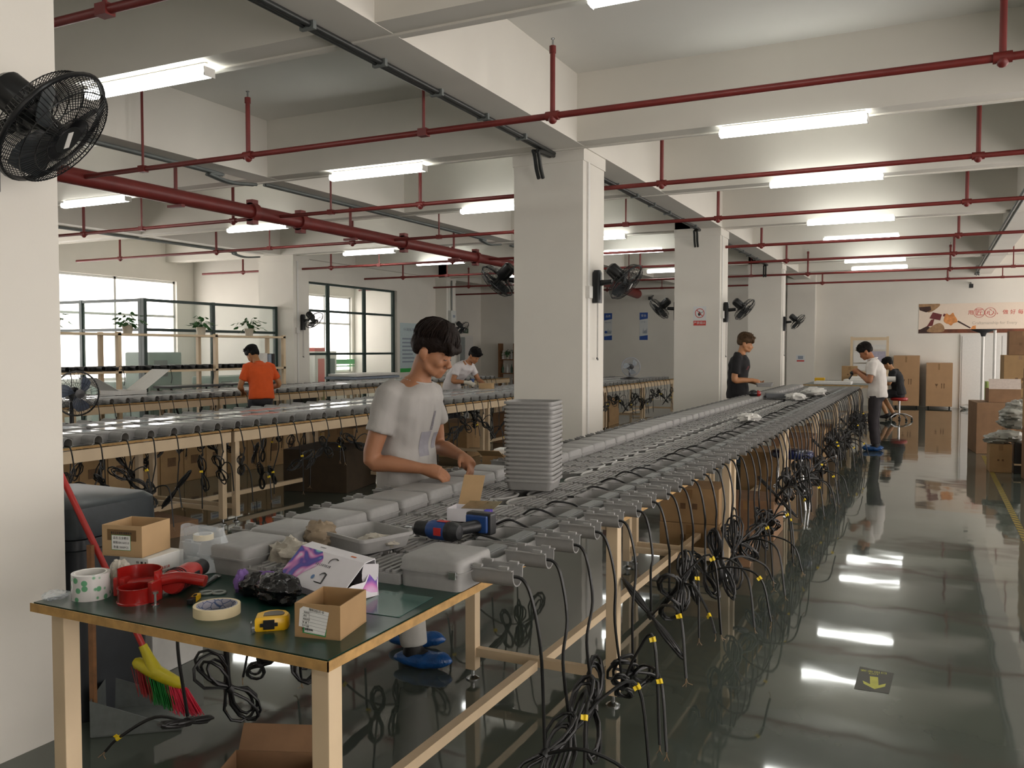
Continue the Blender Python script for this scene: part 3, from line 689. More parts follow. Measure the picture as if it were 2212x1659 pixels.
# -- white box under the carton, and the carton with the parts label
t = thing('white_carton', 'white printed box under the labelled carton on the bench', 'box', (-2.285, 1.862, T), R(4))
MB().box((0, 0, 0), (.118, .15, .07)).build('body', white_paper, t, bevel=.002)
mb = MB(); rng = random.Random(3)
for i in range(9):
    for j in range(6):
        if rng.random() < .62: mb.box((.066+i*.0055, -.0008, .008+j*.009), (.066+i*.0055+rng.choice((.0025, .005)), 0, .008+j*.009+rng.choice((.0035, .007))))
mb.build('pattern_print', ink, t)
F2 = face_M((.1186, 0, 0), (0, 1, 0), (0, 0, 1))
def scribble(name, m, F, x, y, n, h, w, parent, seed=1):
    r = random.Random(seed); mb = MB()
    for i in range(n):
        a = x+i*w*1.25
        for j in range(3): mb.box((a+r.uniform(0, w*.6), y+h*j/3, 0), (a+w*r.uniform(.65, 1), y+h*j/3+h*.16, .0003), M=F)
        mb.box((a+w*r.uniform(.1, .7), y, 0), (a+w*r.uniform(.75, .9), y+h, .0003), M=F)
    o = mb.build(name, m, parent); o['kind'] = 'stuff'; return o
scribble('print', mat('red_ink', 'b8382c', .6, var=0), F2, .055, .026, 4, .008, .007, t); scribble('print', ink, F2, .05, .016, 12, .004, .0035, t, 2)
b2 = open_carton('cardboard_box', 'open cardboard box with green bordered parts label on a white box', -2.335, 1.84, T+.0715, 12, .145, .14, .098, cardb_l)
F = face_M((0, -.0006, 0), (1, 0, 0), (0, 0, 1))
MB().box((.035, .02, 0), (.105, .068, .0002), M=F).build('label_border', mat('green_card', '2a8a4a', .6), b2)
lab = MB().box((.0365, .0215, .0002), (.1035, .0665, .0005), M=F).build('parts_label', white_paper, b2)
for i, s in enumerate(('品名:五金螺丝', '规格:BA16X1.0', '数量:2000PCS')):
    text_mesh(s, .0092, ink, 'label_text', .0001, parent=lab, M=F @ Matrix.Translation((.07, .058-.0145*i, .0007)))
MB().box((.02, .05, -.0001), (.125, .085, .0001), M=F).build('brown_tape', mat('old_tape', '6b5233', .4, var=.1), b2)
scribble('label_text', ink, F @ Matrix.Translation((0, 0, .0003)), .034, .071, 11, .007, .0055, b2, 5)
# -- clear bag of screws, a roll of tape inside its mouth
t = thing('plastic_bag', 'clear plastic bag of small screws standing behind the red drill', 'plastic bag', (-2.12, 2.05, T), R(25))
mb = MB(); rows = []
for k in range(9):
    u = k/8; w = .085*(1-.12*u)*(1+.06*math.sin(5*u)); d = .05*(1-.75*u)+.006
    rows.append([(w*math.cos(a)*(1+.06*math.sin(3*a+4*u)), d*math.sin(a)*(1+.15*math.cos(4*a+3*u)), .002+.145*u+.006*u*math.sin(3*a)) for a in [2*PI*j/28 for j in range(28)]])
mb.loft(rows, caps=(True, False)); mb.build('film', clear, t, smooth=70)
mb = MB(); rng = random.Random(11); sc = mat('brass_screws', '8c7a5c', .35, metal=.7, var=.2, scale=90)
for i in range(90):
    a = rng.uniform(0, 6.28); r = rng.random()**.5; p = Vector((.07*r*math.cos(a), .038*r*math.sin(a), .005+.02*rng.random()*(1-r*.6)))
    d = Vector((rng.uniform(-1, 1), rng.uniform(-1, 1), rng.uniform(-.3, .5))).normalized()
    mb.cyl(p, p+d*.012, .0018, n=5); mb.cyl(p, p-d*.003, .004, n=6)
s = mb.build('screws', sc, t); s['kind'] = 'stuff'
roll('masking_tape_roll', 'cream tape roll standing inside the clear bag of screws', -2.125, 2.055, T+.1, .032, .026, .018, MATS['masking_tape'], whitep)
# -- loose spill of film near the bench corner
def crumple(name, label, cat, c, r, m, seed, amp=.35, n=26, k=16, parent=None, rot=0, freq=3.0):
    mb = MB(); T0 = Vector((seed*3.1, seed*1.7, 0)); rows = []
    for i in range(k+1):
        th = PI*i/k; row = []
        for j in range(n):
            ph = 2*PI*j/n; d = Vector((math.sin(th)*math.cos(ph), math.sin(th)*math.sin(ph), -math.cos(th)))
            f = 1+amp*noise.noise(d*freq+T0)+amp*.5*noise.noise(d*freq*2.3+T0)+amp*.35*abs(noise.noise(d*freq*4.5+T0))
            q = Vector((d.x*r[0], d.y*r[1], d.z*r[2]))*f
            if q.z < -r[2]*.85: q.z = -r[2]*.85
            row.append(q)
        if i in (0, k): row = [sum(row, Vector())/n+(q-sum(row, Vector())/n)*.05 for q in row]
        rows.append(row)
    mb.loft(rows)
    o = mb.build(name, m, parent, smooth=45, loc=(c[0], c[1], c[2]+r[2]*.85), rot=(0, 0, R(rot)))
    return tag(o, label, cat) if label else o
crumple('film_scrap', 'crumpled clear film on the bench edge beside the packing tape', 'plastic film', (-2.262, 1.625, T), (.03, .035, .012), clear, 5)
film2 = mat('milky_film', 'c9c2b4', .35, alpha=.75, var=.15, scale=20, bump=.6, bscale=40)
crumple('film_scrap', 'crumpled milky film resting on the packing tape roll', 'plastic film', (-2.16, 1.76, T), (.035, .03, .048), film2, 6)
crumple('paper_scrap', 'crumpled brown and white wrapping film beside the white box', 'wrapping', (-1.86, 2.17, T+.0), (.075, .06, .055), mat('crumpled_wrap', 'a8a294', .4, var=.3, scale=18, bump=.7, bscale=30, alpha=.92), 9)
crumple('paper_scrap', 'crumpled brown kraft paper leaning on the grey tray', 'wrapping', (-1.875, 2.34, T+.046), (.06, .035, .045), mat('kraft_paper', '8d7d68', .7, var=.15, scale=20), 12)
# -- white product box with swirl print
def swirl_mat():
    m = bpy.data.materials.new('swirl_print'); m.use_nodes = True; nt = m.node_tree; b = nt.nodes['Principled BSDF']
    tc = nt.nodes.new('ShaderNodeTexCoord'); n = nt.nodes.new('ShaderNodeTexNoise'); n.inputs['Scale'].default_value = 9; n.inputs['Detail'].default_value = 1.2; n.inputs['Distortion'].default_value = 1.6
    r = nt.nodes.new('ShaderNodeValToRGB'); cs = ['3fa08f', '8fc7bd', 'd9b9d8', 'c874b4', '46309a', '3a4fa8', '7cc3c0', 'd8d6b0', 'c98ac8']
    e = r.color_ramp.elements; e[0].position = .25; e[0].color = (*hexc(cs[0]), 1); e[1].position = .78; e[1].color = (*hexc(cs[-1]), 1)
    for i, c in enumerate(cs[1:-1]): q = e.new(.30+.42*i/6); q.color = (*hexc(c), 1)
    nt.links.new(tc.outputs['Object'], n.inputs['Vector']); nt.links.new(n.outputs['Fac'], r.inputs['Fac']); nt.links.new(r.outputs['Color'], b.inputs['Base Color'])
    b.inputs['Roughness'].default_value = .3; return m
swirl = swirl_mat(); boxw = mat('white_card', 'dedbe0', .35, var=.02); inside = mat('box_inside', '4a423d', .7, var=.1); sidew = mat('lilac_grey_side', 'b9b5c0', .4, var=.03)
t = thing('product_box', 'white product box with purple swirl print and open end', 'box', (-1.79, 2.02, T), R(-17.5))
L = .325; cs = [(0, 0), (0, .02), (.092, .105), (.13, .112), (.142, 0)]
th = .0018
mb = MB()
def panel(p, q, x0=0, x1=L, m=None, nm='panel'):
    d = (Vector(q)-Vector(p)); nrm = Vector((d.y, -d.x)).normalized()*th
    a = [(p[0], p[1]), (q[0], q[1]), (q[0]+nrm.x, q[1]+nrm.y), (p[0]+nrm.x, p[1]+nrm.y)]
    return MB().loft([[(x0, y, z) for y, z in a], [(x1, y, z) for y, z in a]]).build(nm, m, t)
panel(cs[0], cs[1], m=sidew, nm='front_side'); top = panel(cs[1], cs[2], m=boxw, nm='top_panel'); panel(cs[2], cs[3], m=boxw, nm='back_strip'); panel(cs[3], cs[4], m=boxw, nm='back_side'); panel(cs[4], cs[0], m=inside, nm='base')
MB().loft([[(.0, y, z) for y, z in cs], [(.002, y, z) for y, z in cs]]).build('end_wall', swirl, t)
# the printed swirl on the sloping panel (u along the length, v up the slope)
d = Vector((0, cs[2][0]-cs[1][0], cs[2][1]-cs[1][1])); sl = d.length
FS = face_M((0, cs[1][0], cs[1][1]), (1, 0, 0), d) @ Matrix.Translation((0, 0, .0006))
edge = [(.0, .0), (.085, .0)] + [(.085+.03*math.sin(v*3.2)+.025*v-.045*math.sin(v*6.0)*.5, sl*v) for v in [i/12 for i in range(1, 13)]] + [(.0, sl)]
MB().add([(x, y, 0) for x, y in edge], [tuple(range(len(edge)))], M=FS).build('swirl_print', swirl, t)
pr = MB(); pr.tube([(.2+.022*math.cos(a), .098+.016*math.sin(a), .0) for a in [R(200-150*i/8) for i in range(9)]], .0045, 6, flat=.15, M=FS)
pr.tube(spline([(.178, .052, 0), (.19, .062, 0), (.208, .058, 0)], 3)+[Vector((.212, .026, 0)), Vector((.176, .026, 0))], .0042, 4, flat=.15, M=FS); pr.build('logo_print', ink, t)
MB().lathe([(0, .0004), (.0075, .0004)], 16, M=FS @ Matrix.Translation((.155, .04, 0))).build('blue_dot', mat('blue_ink', '5b7fae', .5), t)
scribble('print', mat('grey_ink', '77757c', .6, var=0), FS, .125, .079, 9, .008, .0068, t, 7)
FT = face_M((0, cs[2][0], cs[2][1]), (1, 0, 0), (0, cs[3][0]-cs[2][0], cs[3][1]-cs[2][1])) @ Matrix.Translation((0, 0, .0006))
scribble('print', mat('grey_ink', '77757c', .6, var=0), FT, .075, .018, 4, .005, .006, t, 8)
MB().box((.24, .012, 0), (.265, .018, .0003), M=FT).build('orange_mark', orange, t)
# round end flap hanging from the back strip, lower flap with swirl
fl = [(0, 0), (.05, 0)] + [(.052-.026+.026*math.cos(a), -.045-.03*math.sin(a)) for a in [PI*i/10 for i in range(11)]]
fl = [(0, .0), (.045, .0), (.05, -.03)] + [(.026+.024*math.cos(a), -.035-.035*math.sin(a)) for a in [PI*i/10 for i in range(11)]] + [(.0, -.03)]
FF = Matrix.Translation((L, .088, .104)) @ Matrix.Rotation(R(18), 4, 'Y') @ face_M((0, 0, 0), (.35, .94, 0), (0, 0, 1))
MB().prism(fl, 0, .0016, M=FF).build('end_flap', boxw, t)
low = [(0, 0), (.14, 0), (.142, .085), (.118, .09), (.095, .05), (.05, .048), (0, .03)]
FL = face_M((L-.003, 0, 0), (0, 1, 0), (0, 0, 1))
MB().prism(low, 0, .0016, M=FL).build('lower_flap', boxw, t)
MB().prism([(.085, .03), (.115, .015), (.138, .012), (.14, .085), (.118, .088), (.1, .05)], .0017, .0022, M=FL).build('flap_print', swirl, t)
MB().box((0, .02, .002), (L-.06, .13, .018)).build('inner_tray', inside, t)
# -- black glove bundle with purple cloth
bagm = mat('black_film', '0e0e10', .18, var=.2, scale=25, bump=.8, bscale=35)
purple = mat('purple_cloth', '7c5ea0', .7, var=.12, scale=20, bump=.3, bscale=60)
bb = crumple('bin_bag_bundle', 'crumpled black plastic bag with purple cloth poking out', 'plastic bag', (-1.66, 1.885, T), (.075, .055, .042), bagm, 21, .26, 40, 26, rot=-15, freq=2.2)
for c, r, s, m in (((-.115, -.0, -.001), (.05, .045, .034), 23, bagm), ((-.10, .05, .02), (.038, .03, .024), 24, bagm), ((-.175, -.01, -.004), (.03, .024, .036), 25, purple), ((-.135, .035, .0), (.045, .014, .03), 26, purple), ((-.06, .02, .02), (.045, .013, .028), 28, purple)):
    o = crumple('fold' if m is bagm else 'purple_cloth', None, None, (c[0], c[1], c[2]-.0357), r, m, s, .26, 26, 18, bb, 20*s, 2.2)
# -- small things
t = thing('utility_knife', 'small yellow and black utility knife beside the masking tape', 'knife', (-1.885, 1.79, T), R(118))
mb = MB(); mb.loft([ring(rrect(.05, .018, .006, 3), .001), ring(rrect(.05, .018, .006, 3), .014)]); mb.build('handle', tmm, t, smooth=40)
mb = MB(); mb.box((-.05, -.008, .001), (-.018, .008, .016)); mb.box((-.012, -.004, .014), (.004, .004, .018)); mb.build('slider', blackp, t, bevel=.002)
t = thing('wrench', 'silver folding tool lying behind the utility knife', 'tool', (-1.985, 1.94, T), R(112))
mb = MB(); mb.box((-.06, -.008, .001), (.06, .008, .01)); mb.build('shaft', steel, t, bevel=.002); MB().ell((.06, 0, .006), (.014, .014, .006), 10, 6).build('head', steel, t, smooth=40)
t = thing('plastic_clip', 'flat grey plastic ring between tape roll and purple cloth', 'plastic ring', (-1.89, 1.86, T), R(30))
mb = MB()
for dx in (-.018, .018): mb.tube([(dx+.018*math.cos(2*PI*j/20), .016*math.sin(2*PI*j/20), .004) for j in range(20)], .004, 6, closed=True)
mb.build('ring', mat('clip_grey', '8f9690', .5), t, smooth=50)
t = thing('bolt', 'shiny bolt standing in front of the red drill', 'bolt', (-1.945, 1.70, T))
mb = MB(); mb.cyl((0, 0, .0), (0, 0, .004), .012, n=6); mb.cyl((0, 0, .004), (0, 0, .035), .0035, n=8); mb.build('shank', steel, t, smooth=40); MB().cyl((0, 0, .035), (0, 0, .041), .009, n=6).build('head', steel, t)
t = thing('small_black_box', 'small black box with a blue card on top behind the black bag', 'box', (-2.035, 2.075, T), R(30))
MB().box((0, 0, 0), (.075, .035, .022)).build('body', blackp, t, bevel=.002); MB().box((-.005, -.005, .0222), (.085, .035, .0232)).build('card', mat('blue_card', '7f93ad', .3, var=.2, scale=60), t)
tag(MB().box((0, 0, 0), (.1, .13, .001)).build('paper_sheet', white_paper, loc=(-1.93, 1.985, T+.0003), rot=(0, 0, R(20))), 'white paper sheet under the black plastic bag', 'paper')
tag(MB().box((0, 0, 0), (.16, .2, .0012)).build('reflection_sheet', mat('bench_reflection', '3f5f58', .12, var=.1, scale=8), loc=(-1.43, 1.9, T+.0003), rot=(0, 0, R(4))), 'thin glossy sheet added as a bench top reflection in front of the closed housing', 'sheet')  # lighter sheet added to paint the reflective area of the bench top
# -- upturned housing cover used as a tray, and the stack of covers
def cover(root_label, loc, rz, grp=None, h=.055, mesh=None):
    o = link('housing_cover', mesh, None, loc, (0, 0, R(rz))); return tag(o, root_label, 'cover', grp)
def cover_mesh(h, w=.215, d=.235, th=.0035, taper=.012):
    mb = MB(); r = .024; q = lambda e, z, rr=r: ring(rrect(d+2*e, w+2*e, rr, 4), z)
    mb.loft([q(-taper-.008, 0, r-.01), q(-taper, .004), q(-.003, h-.012), q(.004, h-.011), q(.004, h), q(-th, h), q(-th-taper*.9, .006), q(-taper-.012, th, r-.012)])
    return mb.mesh('housing_cover', alu, smooth=40)
ME_COVER = cover_mesh(.055)
cover('upturned grey housing cover used as a tray behind the white box', (-1.72, 2.40, T+.046), -18, mesh=ME_COVER)
crumple('paper_scrap', 'crumpled clear film inside the upturned grey cover', 'plastic film', (-1.67, 2.39, T+.053), (.07, .04, .022), film2, 31)
NST = 19
for i in range(NST):
    cover('grey housing cover, %s' % ('topmost of the tall stack, open side up' if i == NST-1 else 'lowest of the tall stack' if i == 0 else '%s from the bottom of the tall stack' % ordinal(i+1)), (-1.712+.0015*math.sin(i*1.7), 3.75+.0015*math.cos(i*2.3), T+.05+i*.0205), 9.8+1.2*math.sin(i*2.1), 'stack of grey covers', mesh=ME_COVER)
# -- blue cordless drill on the heat sinks
blue = mat('drill_blue', '1d3f78', .4, var=.08)
t = thing('cordless_drill', 'blue and black cordless drill lying on the lamp heat sinks', 'drill', (-1.50, 2.60, T+.046+.032), R(88))
mb = MB(); mb.lathe([(0, 0), (.03, 0), (.034, .012), (.034, .085), (.028, .1), (0, .1)], 20, M=X); mb.build('body', blue, t, smooth=35)
mb = MB(); mb.lathe([(0, -.03), (.024, -.028), (.035, -.005), (.0352, .02), (.034, .022)], 20, M=X); mb.build('rear_cap', dk, t, smooth=35)
mb = MB(); mb.lathe([(0, .1), (.027, .1), (.028, .112), (.026, .15), (.013, .166), (0, .166)], 18, M=X); mb.build('chuck', dk, t, smooth=35)
MB().cyl((0, .166, 0), (0, .2, 0), .004, n=8).build('bit', steel, t, smooth=40)
mb = MB(); mb.tube([(.0, .02, -.0), (.055, -.01, .002), (.115, -.035, .004)], [.024, .021, .024], 12); mb.build('handle', dk, t, smooth=50)
MB().box((.12, -.085, -.03), (.165, .02, .05)).build('battery', dk, t, bevel=.008)
MB().box((.105, -.075, -.02), (.121, .012, .042)).build('battery_seat', blue, t, bevel=.005)
MB().box((-.0345, .03, -.012), (-.03, .06, .015)).build('red_mark', mat('red_mark', 'b52a26', .5), t)
MB().box((-.012, .02, .0335), (.012, .06, .035)).build('red_mark', MATS['red_mark'], t)
MB().box((.02, .03, -.006), (.032, .045, .008)).build('trigger', MATS['red_mark'], t, bevel=.002)
# -- small open gift box with raised flap
b3 = open_carton('small_carton', 'small open box with raised brown flap behind the blue drill', -1.70, 2.90, T+.046, 8, .155, .1, .05, boxw)
o = MB().box((0, 0, 0), (.09, .0015, .085)).build('raised_flap', cardb_l, b3, loc=(.01, .098, .05), rot=(R(-32), 0, 0))
MB().box((0, 0, .085), (.09, .0015, .13)).build('flap_tip', cardb_l, o, rot=None)
MB().box((0, 0, 0), (.15, .07, .0012)).build('side_flap', mat('gold_foil', 'a89a7c', .2, metal=.6, var=.2), b3, loc=(.06, .0, .052), rot=(R(16), R(-4), R(-12)))
MB().box((.1555, .0, .0), (.1565, .1, .05)).build('print_panel', swirl, b3)
# -- things beside the young man: open carton and white devices
b4 = open_carton('cardboard_box', 'open brown carton beside the young man behind the lidded housings', -2.42, 4.55, T+.02, 8, .30, .22, .07, cardb)
for i in range(2):
    t = thing('white_device', 'white plastic device with vents in the carton, %s' % ('nearer the stack' if i else 'nearer the young man'), 'device', (-2.40+.125*i, 4.66, T+.025), R(6))
    MB().box((0, 0, 0), (.105, .11, .085)).build('body', whitep, t, bevel=.006)
    MB().box((.02, -.001, .045), (.065, .0, .058)).build('slot', blackp, t)
    MB().box((.075, -.002, .02), (.1, .0, .06)).build('switch', blackp, t); MB().box((.08, -.003, .025), (.095, -.001, .036)).build('orange_button', orange, t)
o = MB().box((0, 0, 0), (.14, .002, .1)).build('carton_flap', cardb_l, b4, loc=(.0, -.005, .06), rot=(R(65), 0, 0))
# -- white rags on the housings
ragm = mat('white_rag', 'cfcdc8', .8, var=.05, scale=20, bump=.4, bscale=40)
for i, (x, y, rr) in enumerate(((-1.50, 8.1, .1), (-1.60, 11.9, .12), (-1.50, 13.1, .15))):
    crumple('white_rag', ('crumpled white rag nearest the blue stool', 'crumpled white rag in front of the black tool', 'larger crumpled white rag near the man in the polo shirt')[i], 'rag', (x, y, T+.05), (rr, rr*1.1, rr*.42), ragm, 50+i)
b5 = MB(); b5.box((0, 0, 0), (.5, .3, .06)); tag(b5.build('grey_tray', mat('dark_grey_tray', '5d5f62', .5), loc=(-2.0, 12.0, T+.06), rot=(0, 0, R(12)), bevel=.01), 'dark grey tray on the bench by the man in black', 'tray')
t = thing('glue_gun', 'black and red tool lying next to the grey tray', 'tool', (-2.12, 11.75, T+.09), R(20)); MB().ell((0, 0, .04), (.07, .05, .05), 12, 8).build('body', blackp, t, smooth=40); MB().ell((.06, .0, .04), (.04, .05, .045), 12, 8).build('cap', red, t, smooth=40)
# ================================================================== things on the floor by the green bench
# broom
t = thing('broom', 'red handled broom with yellow head and pink bristles behind the bench', 'broom', (-2.815, 2.42, 0))
top = Vector((-.335, -.13, 1.06)); neck = Vector((0, 0, .313))
MB().tube([neck, top], .0125, 12).build('handle', mat('broom_red', 'a5231e', .35, var=.05), t, smooth=60)
ax = Vector((.93, .30, -.42)).normalized()   # long axis of the head
upv = (neck-top).normalized()*-1
yel = mat('broom_yellow', 'b5a81e', .35, var=.06)
mb = MB()
mb.tube([neck+upv*.05, neck-upv*.005, neck-upv*.04, neck-upv*.07], [.017, .021, .026, .03], 12)
c0 = neck-upv*.07
hd = [(-.1, .014), (-.085, .024), (.0, .03), (.1, .024), (.125, .014)]
mb.tube([c0+ax*s for s, _ in hd], [r for _, r in hd], 12); mb.build('head', yel, t, smooth=50)
cols = [mat('bristle_pink', 'e0405a', .5, var=.1), mat('bristle_green', '1f7a33', .5, var=.15), mat('bristle_red', '8f2a2c', .5, var=.1)]
rng = random.Random(8)
for nm, s0, s1, m, dn in (('red_bristles', -.1, -.045, cols[2], 80), ('green_bristles', -.045, .06, cols[1], 150), ('pink_bristles', .06, .13, cols[0], 200)):
    mb = MB()
    for i in range(dn):
        s = rng.uniform(s0, s1); p = c0+ax*s-upv*.02+Vector((rng.uniform(-.02, .02), rng.uniform(-.02, .02), 0))
        spread = (s-s0)/(s1-s0)*.5 if 'pink' in nm else 0
        L_ = rng.uniform(.1, .125)
        e = p+(-upv*.6+Vector((0, 0, -.6))+ax*spread*1.3+Vector((rng.uniform(-.08, .08), rng.uniform(-.08, .08), 0))).normalized()*L_
        if e.z < .004: e.z = .004+rng.random()*.004
        mb.tube([p, e], .0018, 3)
    o = mb.build(nm, m, t); o['kind'] = 'stuff'
# dustpan
t = thing('dustpan', 'grey metal dustpan on the floor in front of the dark bin', 'dustpan', (-2.98, 2.28, 0), R(38))
gm = mat('dustpan_grey', '6f7472', .35, metal=.3, var=.1)
mb = MB(); mb.box((0, 0, .002), (.34, .28, .006)); mb.build('pan', gm, t)
mb = MB(); mb.add([(0,0,.004),(.34,0,.004),(.34,0,.012),(0,0,.15),(0,.003,.004),(.34,.003,.004),(.34,.003,.012),(0,.003,.15)], [(0,1,2,3),(7,6,5,4),(0,4,5,1),(1,5,6,2),(2,6,7,3),(3,7,4,0)])
mb.build('side', gm, t)
mb = MB(); mb.add([(0,.277,.004),(.34,.277,.004),(.34,.277,.012),(0,.277,.15),(0,.28,.004),(.34,.28,.004),(.34,.28,.012),(0,.28,.15)], [(0,1,2,3),(7,6,5,4),(0,4,5,1),(1,5,6,2),(2,6,7,3),(3,7,4,0)])
mb.build('side', gm, t); MB().box((-.003, 0, .004), (0, .28, .15)).build('back', gm, t)
mat('stick_wood', '7a5330', .6, var=.2)
# bin
binm = mat('dark_bin', '262a2e', .45, var=.1, scale=10)
t = thing('waste_bin', 'tall dark grey plastic bin behind the nearest column', 'bin', (-3.38, 2.52, 0))
rr = lambda w, d, z: ring(rrect(w, d, .06, 4), z)
mb = MB(); mb.loft([rr(.5, .36, 0), rr(.54, .40, .72), rr(.57, .43, .73), rr(.57, .43, .77), rr(.54, .40, .77), rr(.52, .38, .7)]); mb.build('body', binm, t, smooth=40)
mb = MB(); mb.loft([rr(.57, .43, .775), rr(.58, .44, .79), rr(.57, .43, .9), rr(.52, .38, .92)]); mb.build('lid', mat('bin_lid', '3a4044', .4, var=.1), t, smooth=40)
t = thing('wooden_stick', 'thin brown wooden batten leaning against the dark bin', 'stick', (-3.0, 2.31, 0))
MB().box((-.014, -.008, 0), (.014, .008, .77)).build('batten', MATS['stick_wood'], t, bevel=.002)
closed_carton('white_carton', 'plain white box on the floor under the green bench', -3.62, 2.80, 0, 5, .36, .34, .46, whitep, tape=False, sign=False)
b6 = open_carton('cardboard_box', 'open brown carton on the floor under the bench front', -2.07, 2.0, 0, 22, .32, .24, .15, cardb_d)
MB().box((0, 0, 0), (.3, .002, .09)).build('carton_flap', cardb_d, b6, loc=(.01, .24, .15), rot=(R(-35), 0, 0))
MB().box((0, 0, 0), (.3, .002, .08)).build('carton_flap', cardb_d, b6, loc=(.01, .0, .15), rot=(R(40), 0, 0))
# ================================================================== people
from mathutils.bvhtree import BVHTree
def remesh(mb, name, m, voxel, smooth=2, disp=None, parent=None):
    me = mb.mesh(name, m); o = bpy.data.objects.new(name, me); COL.objects.link(o)
    r = o.modifiers.new('r', 'REMESH'); r.mode = 'VOXEL'; r.voxel_size = voxel; r.use_smooth_shade = True
    s = o.modifiers.new('s', 'SMOOTH'); s.factor = .5; s.iterations = smooth
    dg = bpy.context.evaluated_depsgraph_get(); me2 = bpy.data.meshes.new_from_object(o.evaluated_get(dg)); bpy.data.objects.remove(o); bpy.data.meshes.remove(me)
    if disp:
        me2.update()
        nr = [v.normal.copy() for v in me2.vertices]
        for v, n in zip(me2.vertices, nr): v.co += n*disp(v.co)
    me2.name = name; me2.materials.clear(); me2.materials.append(m)
    me2.polygons.foreach_set('use_smooth', [True]*len(me2.polygons)); me2.update()
    return link(name, me2, parent)
def frame(axis, side):
    """matrix with x along axis, y close to side"""
    x = Vector(axis).normalized(); y = Vector(side); y = (y-x*y.dot(x)).normalized(); z = x.cross(y)
    return Matrix(((x.x,y.x,z.x,0),(x.y,y.y,z.y,0),(x.z,y.z,z.z,0),(0,0,0,1)))
def rings(mb, secs, n=20):
    """secs: (centre, rx forward, ry sideways, tilt) elliptic sections of a trunk"""
    rs = []
    for c, rx, ry, tilt in secs:
        M = Matrix.Translation(c) @ Matrix.Rotation(tilt, 4, 'Y')
        rs.append([M @ Vector((rx*math.copysign(abs(math.cos(a))**.85, math.cos(a)), ry*math.copysign(abs(math.sin(a))**.85, math.sin(a)), 0)) for a in [2*PI*j/n for j in range(n)]])
    mb.loft(rs)
def hand(mb, wrist, d, palmn, side, curl=.5, k=1.0):
    """wrist point, d finger direction, palmn palm normal, side +1 thumb on +y of frame"""
    d = Vector(d).normalized(); F = frame(d, Vector(palmn).cross(d)*side); F.translation = Vector(wrist)
    # local: x fingers, y towards the thumb, z back of the hand (sign folded in)
    zc = -1 if (F.to_3x3() @ Vector((0, 0, 1))).dot(Vector(palmn)) < 0 else 1
    mb.tube([F @ Vector(p) for p in ((-.02*k, 0, 0), (.02*k, 0, 0), (.05*k, .002*k, 0), (.088*k, .0, .0))], [.025*k, .03*k, .036*k, .034*k], 12, flat=1)
    pts = []
    for i, (y, L) in enumerate(((.028, .072), (.0095, .08), (-.0095, .074), (-.027, .058))):
        a = 0; p = Vector((.082*k, y*k, 0)); ch = [p.copy()-Vector((.02*k, 0, 0)), p.copy()]
        for sgm in (.45, .32, .25):
            a += curl*(1+.12*i); p = p+Vector((math.cos(a), 0, zc*math.sin(a)))*L*sgm*k; ch.append(p.copy())
        mb.tube([F @ q for q in ch], [.0098*k, .0098*k, .0092*k, .0085*k, .007*k], 8)
    mb.tube([F @ Vector(q) for q in ((.015*k, .02*k, 0), (.04*k, .045*k, zc*.012*k), (.066*k, .052*k, zc*.03*k), (.085*k, .045*k, zc*.042*k))], [.014*k, .0125*k, .0105*k, .0085*k], 8)
SKIN = {}
def skin_mat(nm, col): return mat(nm, col, .55, var=.06, scale=14, bump=.05, bscale=180)
def cloth_mat(nm, col, var=.05): return mat(nm, col, .85, var=var, scale=9, bump=.12, bscale=260)
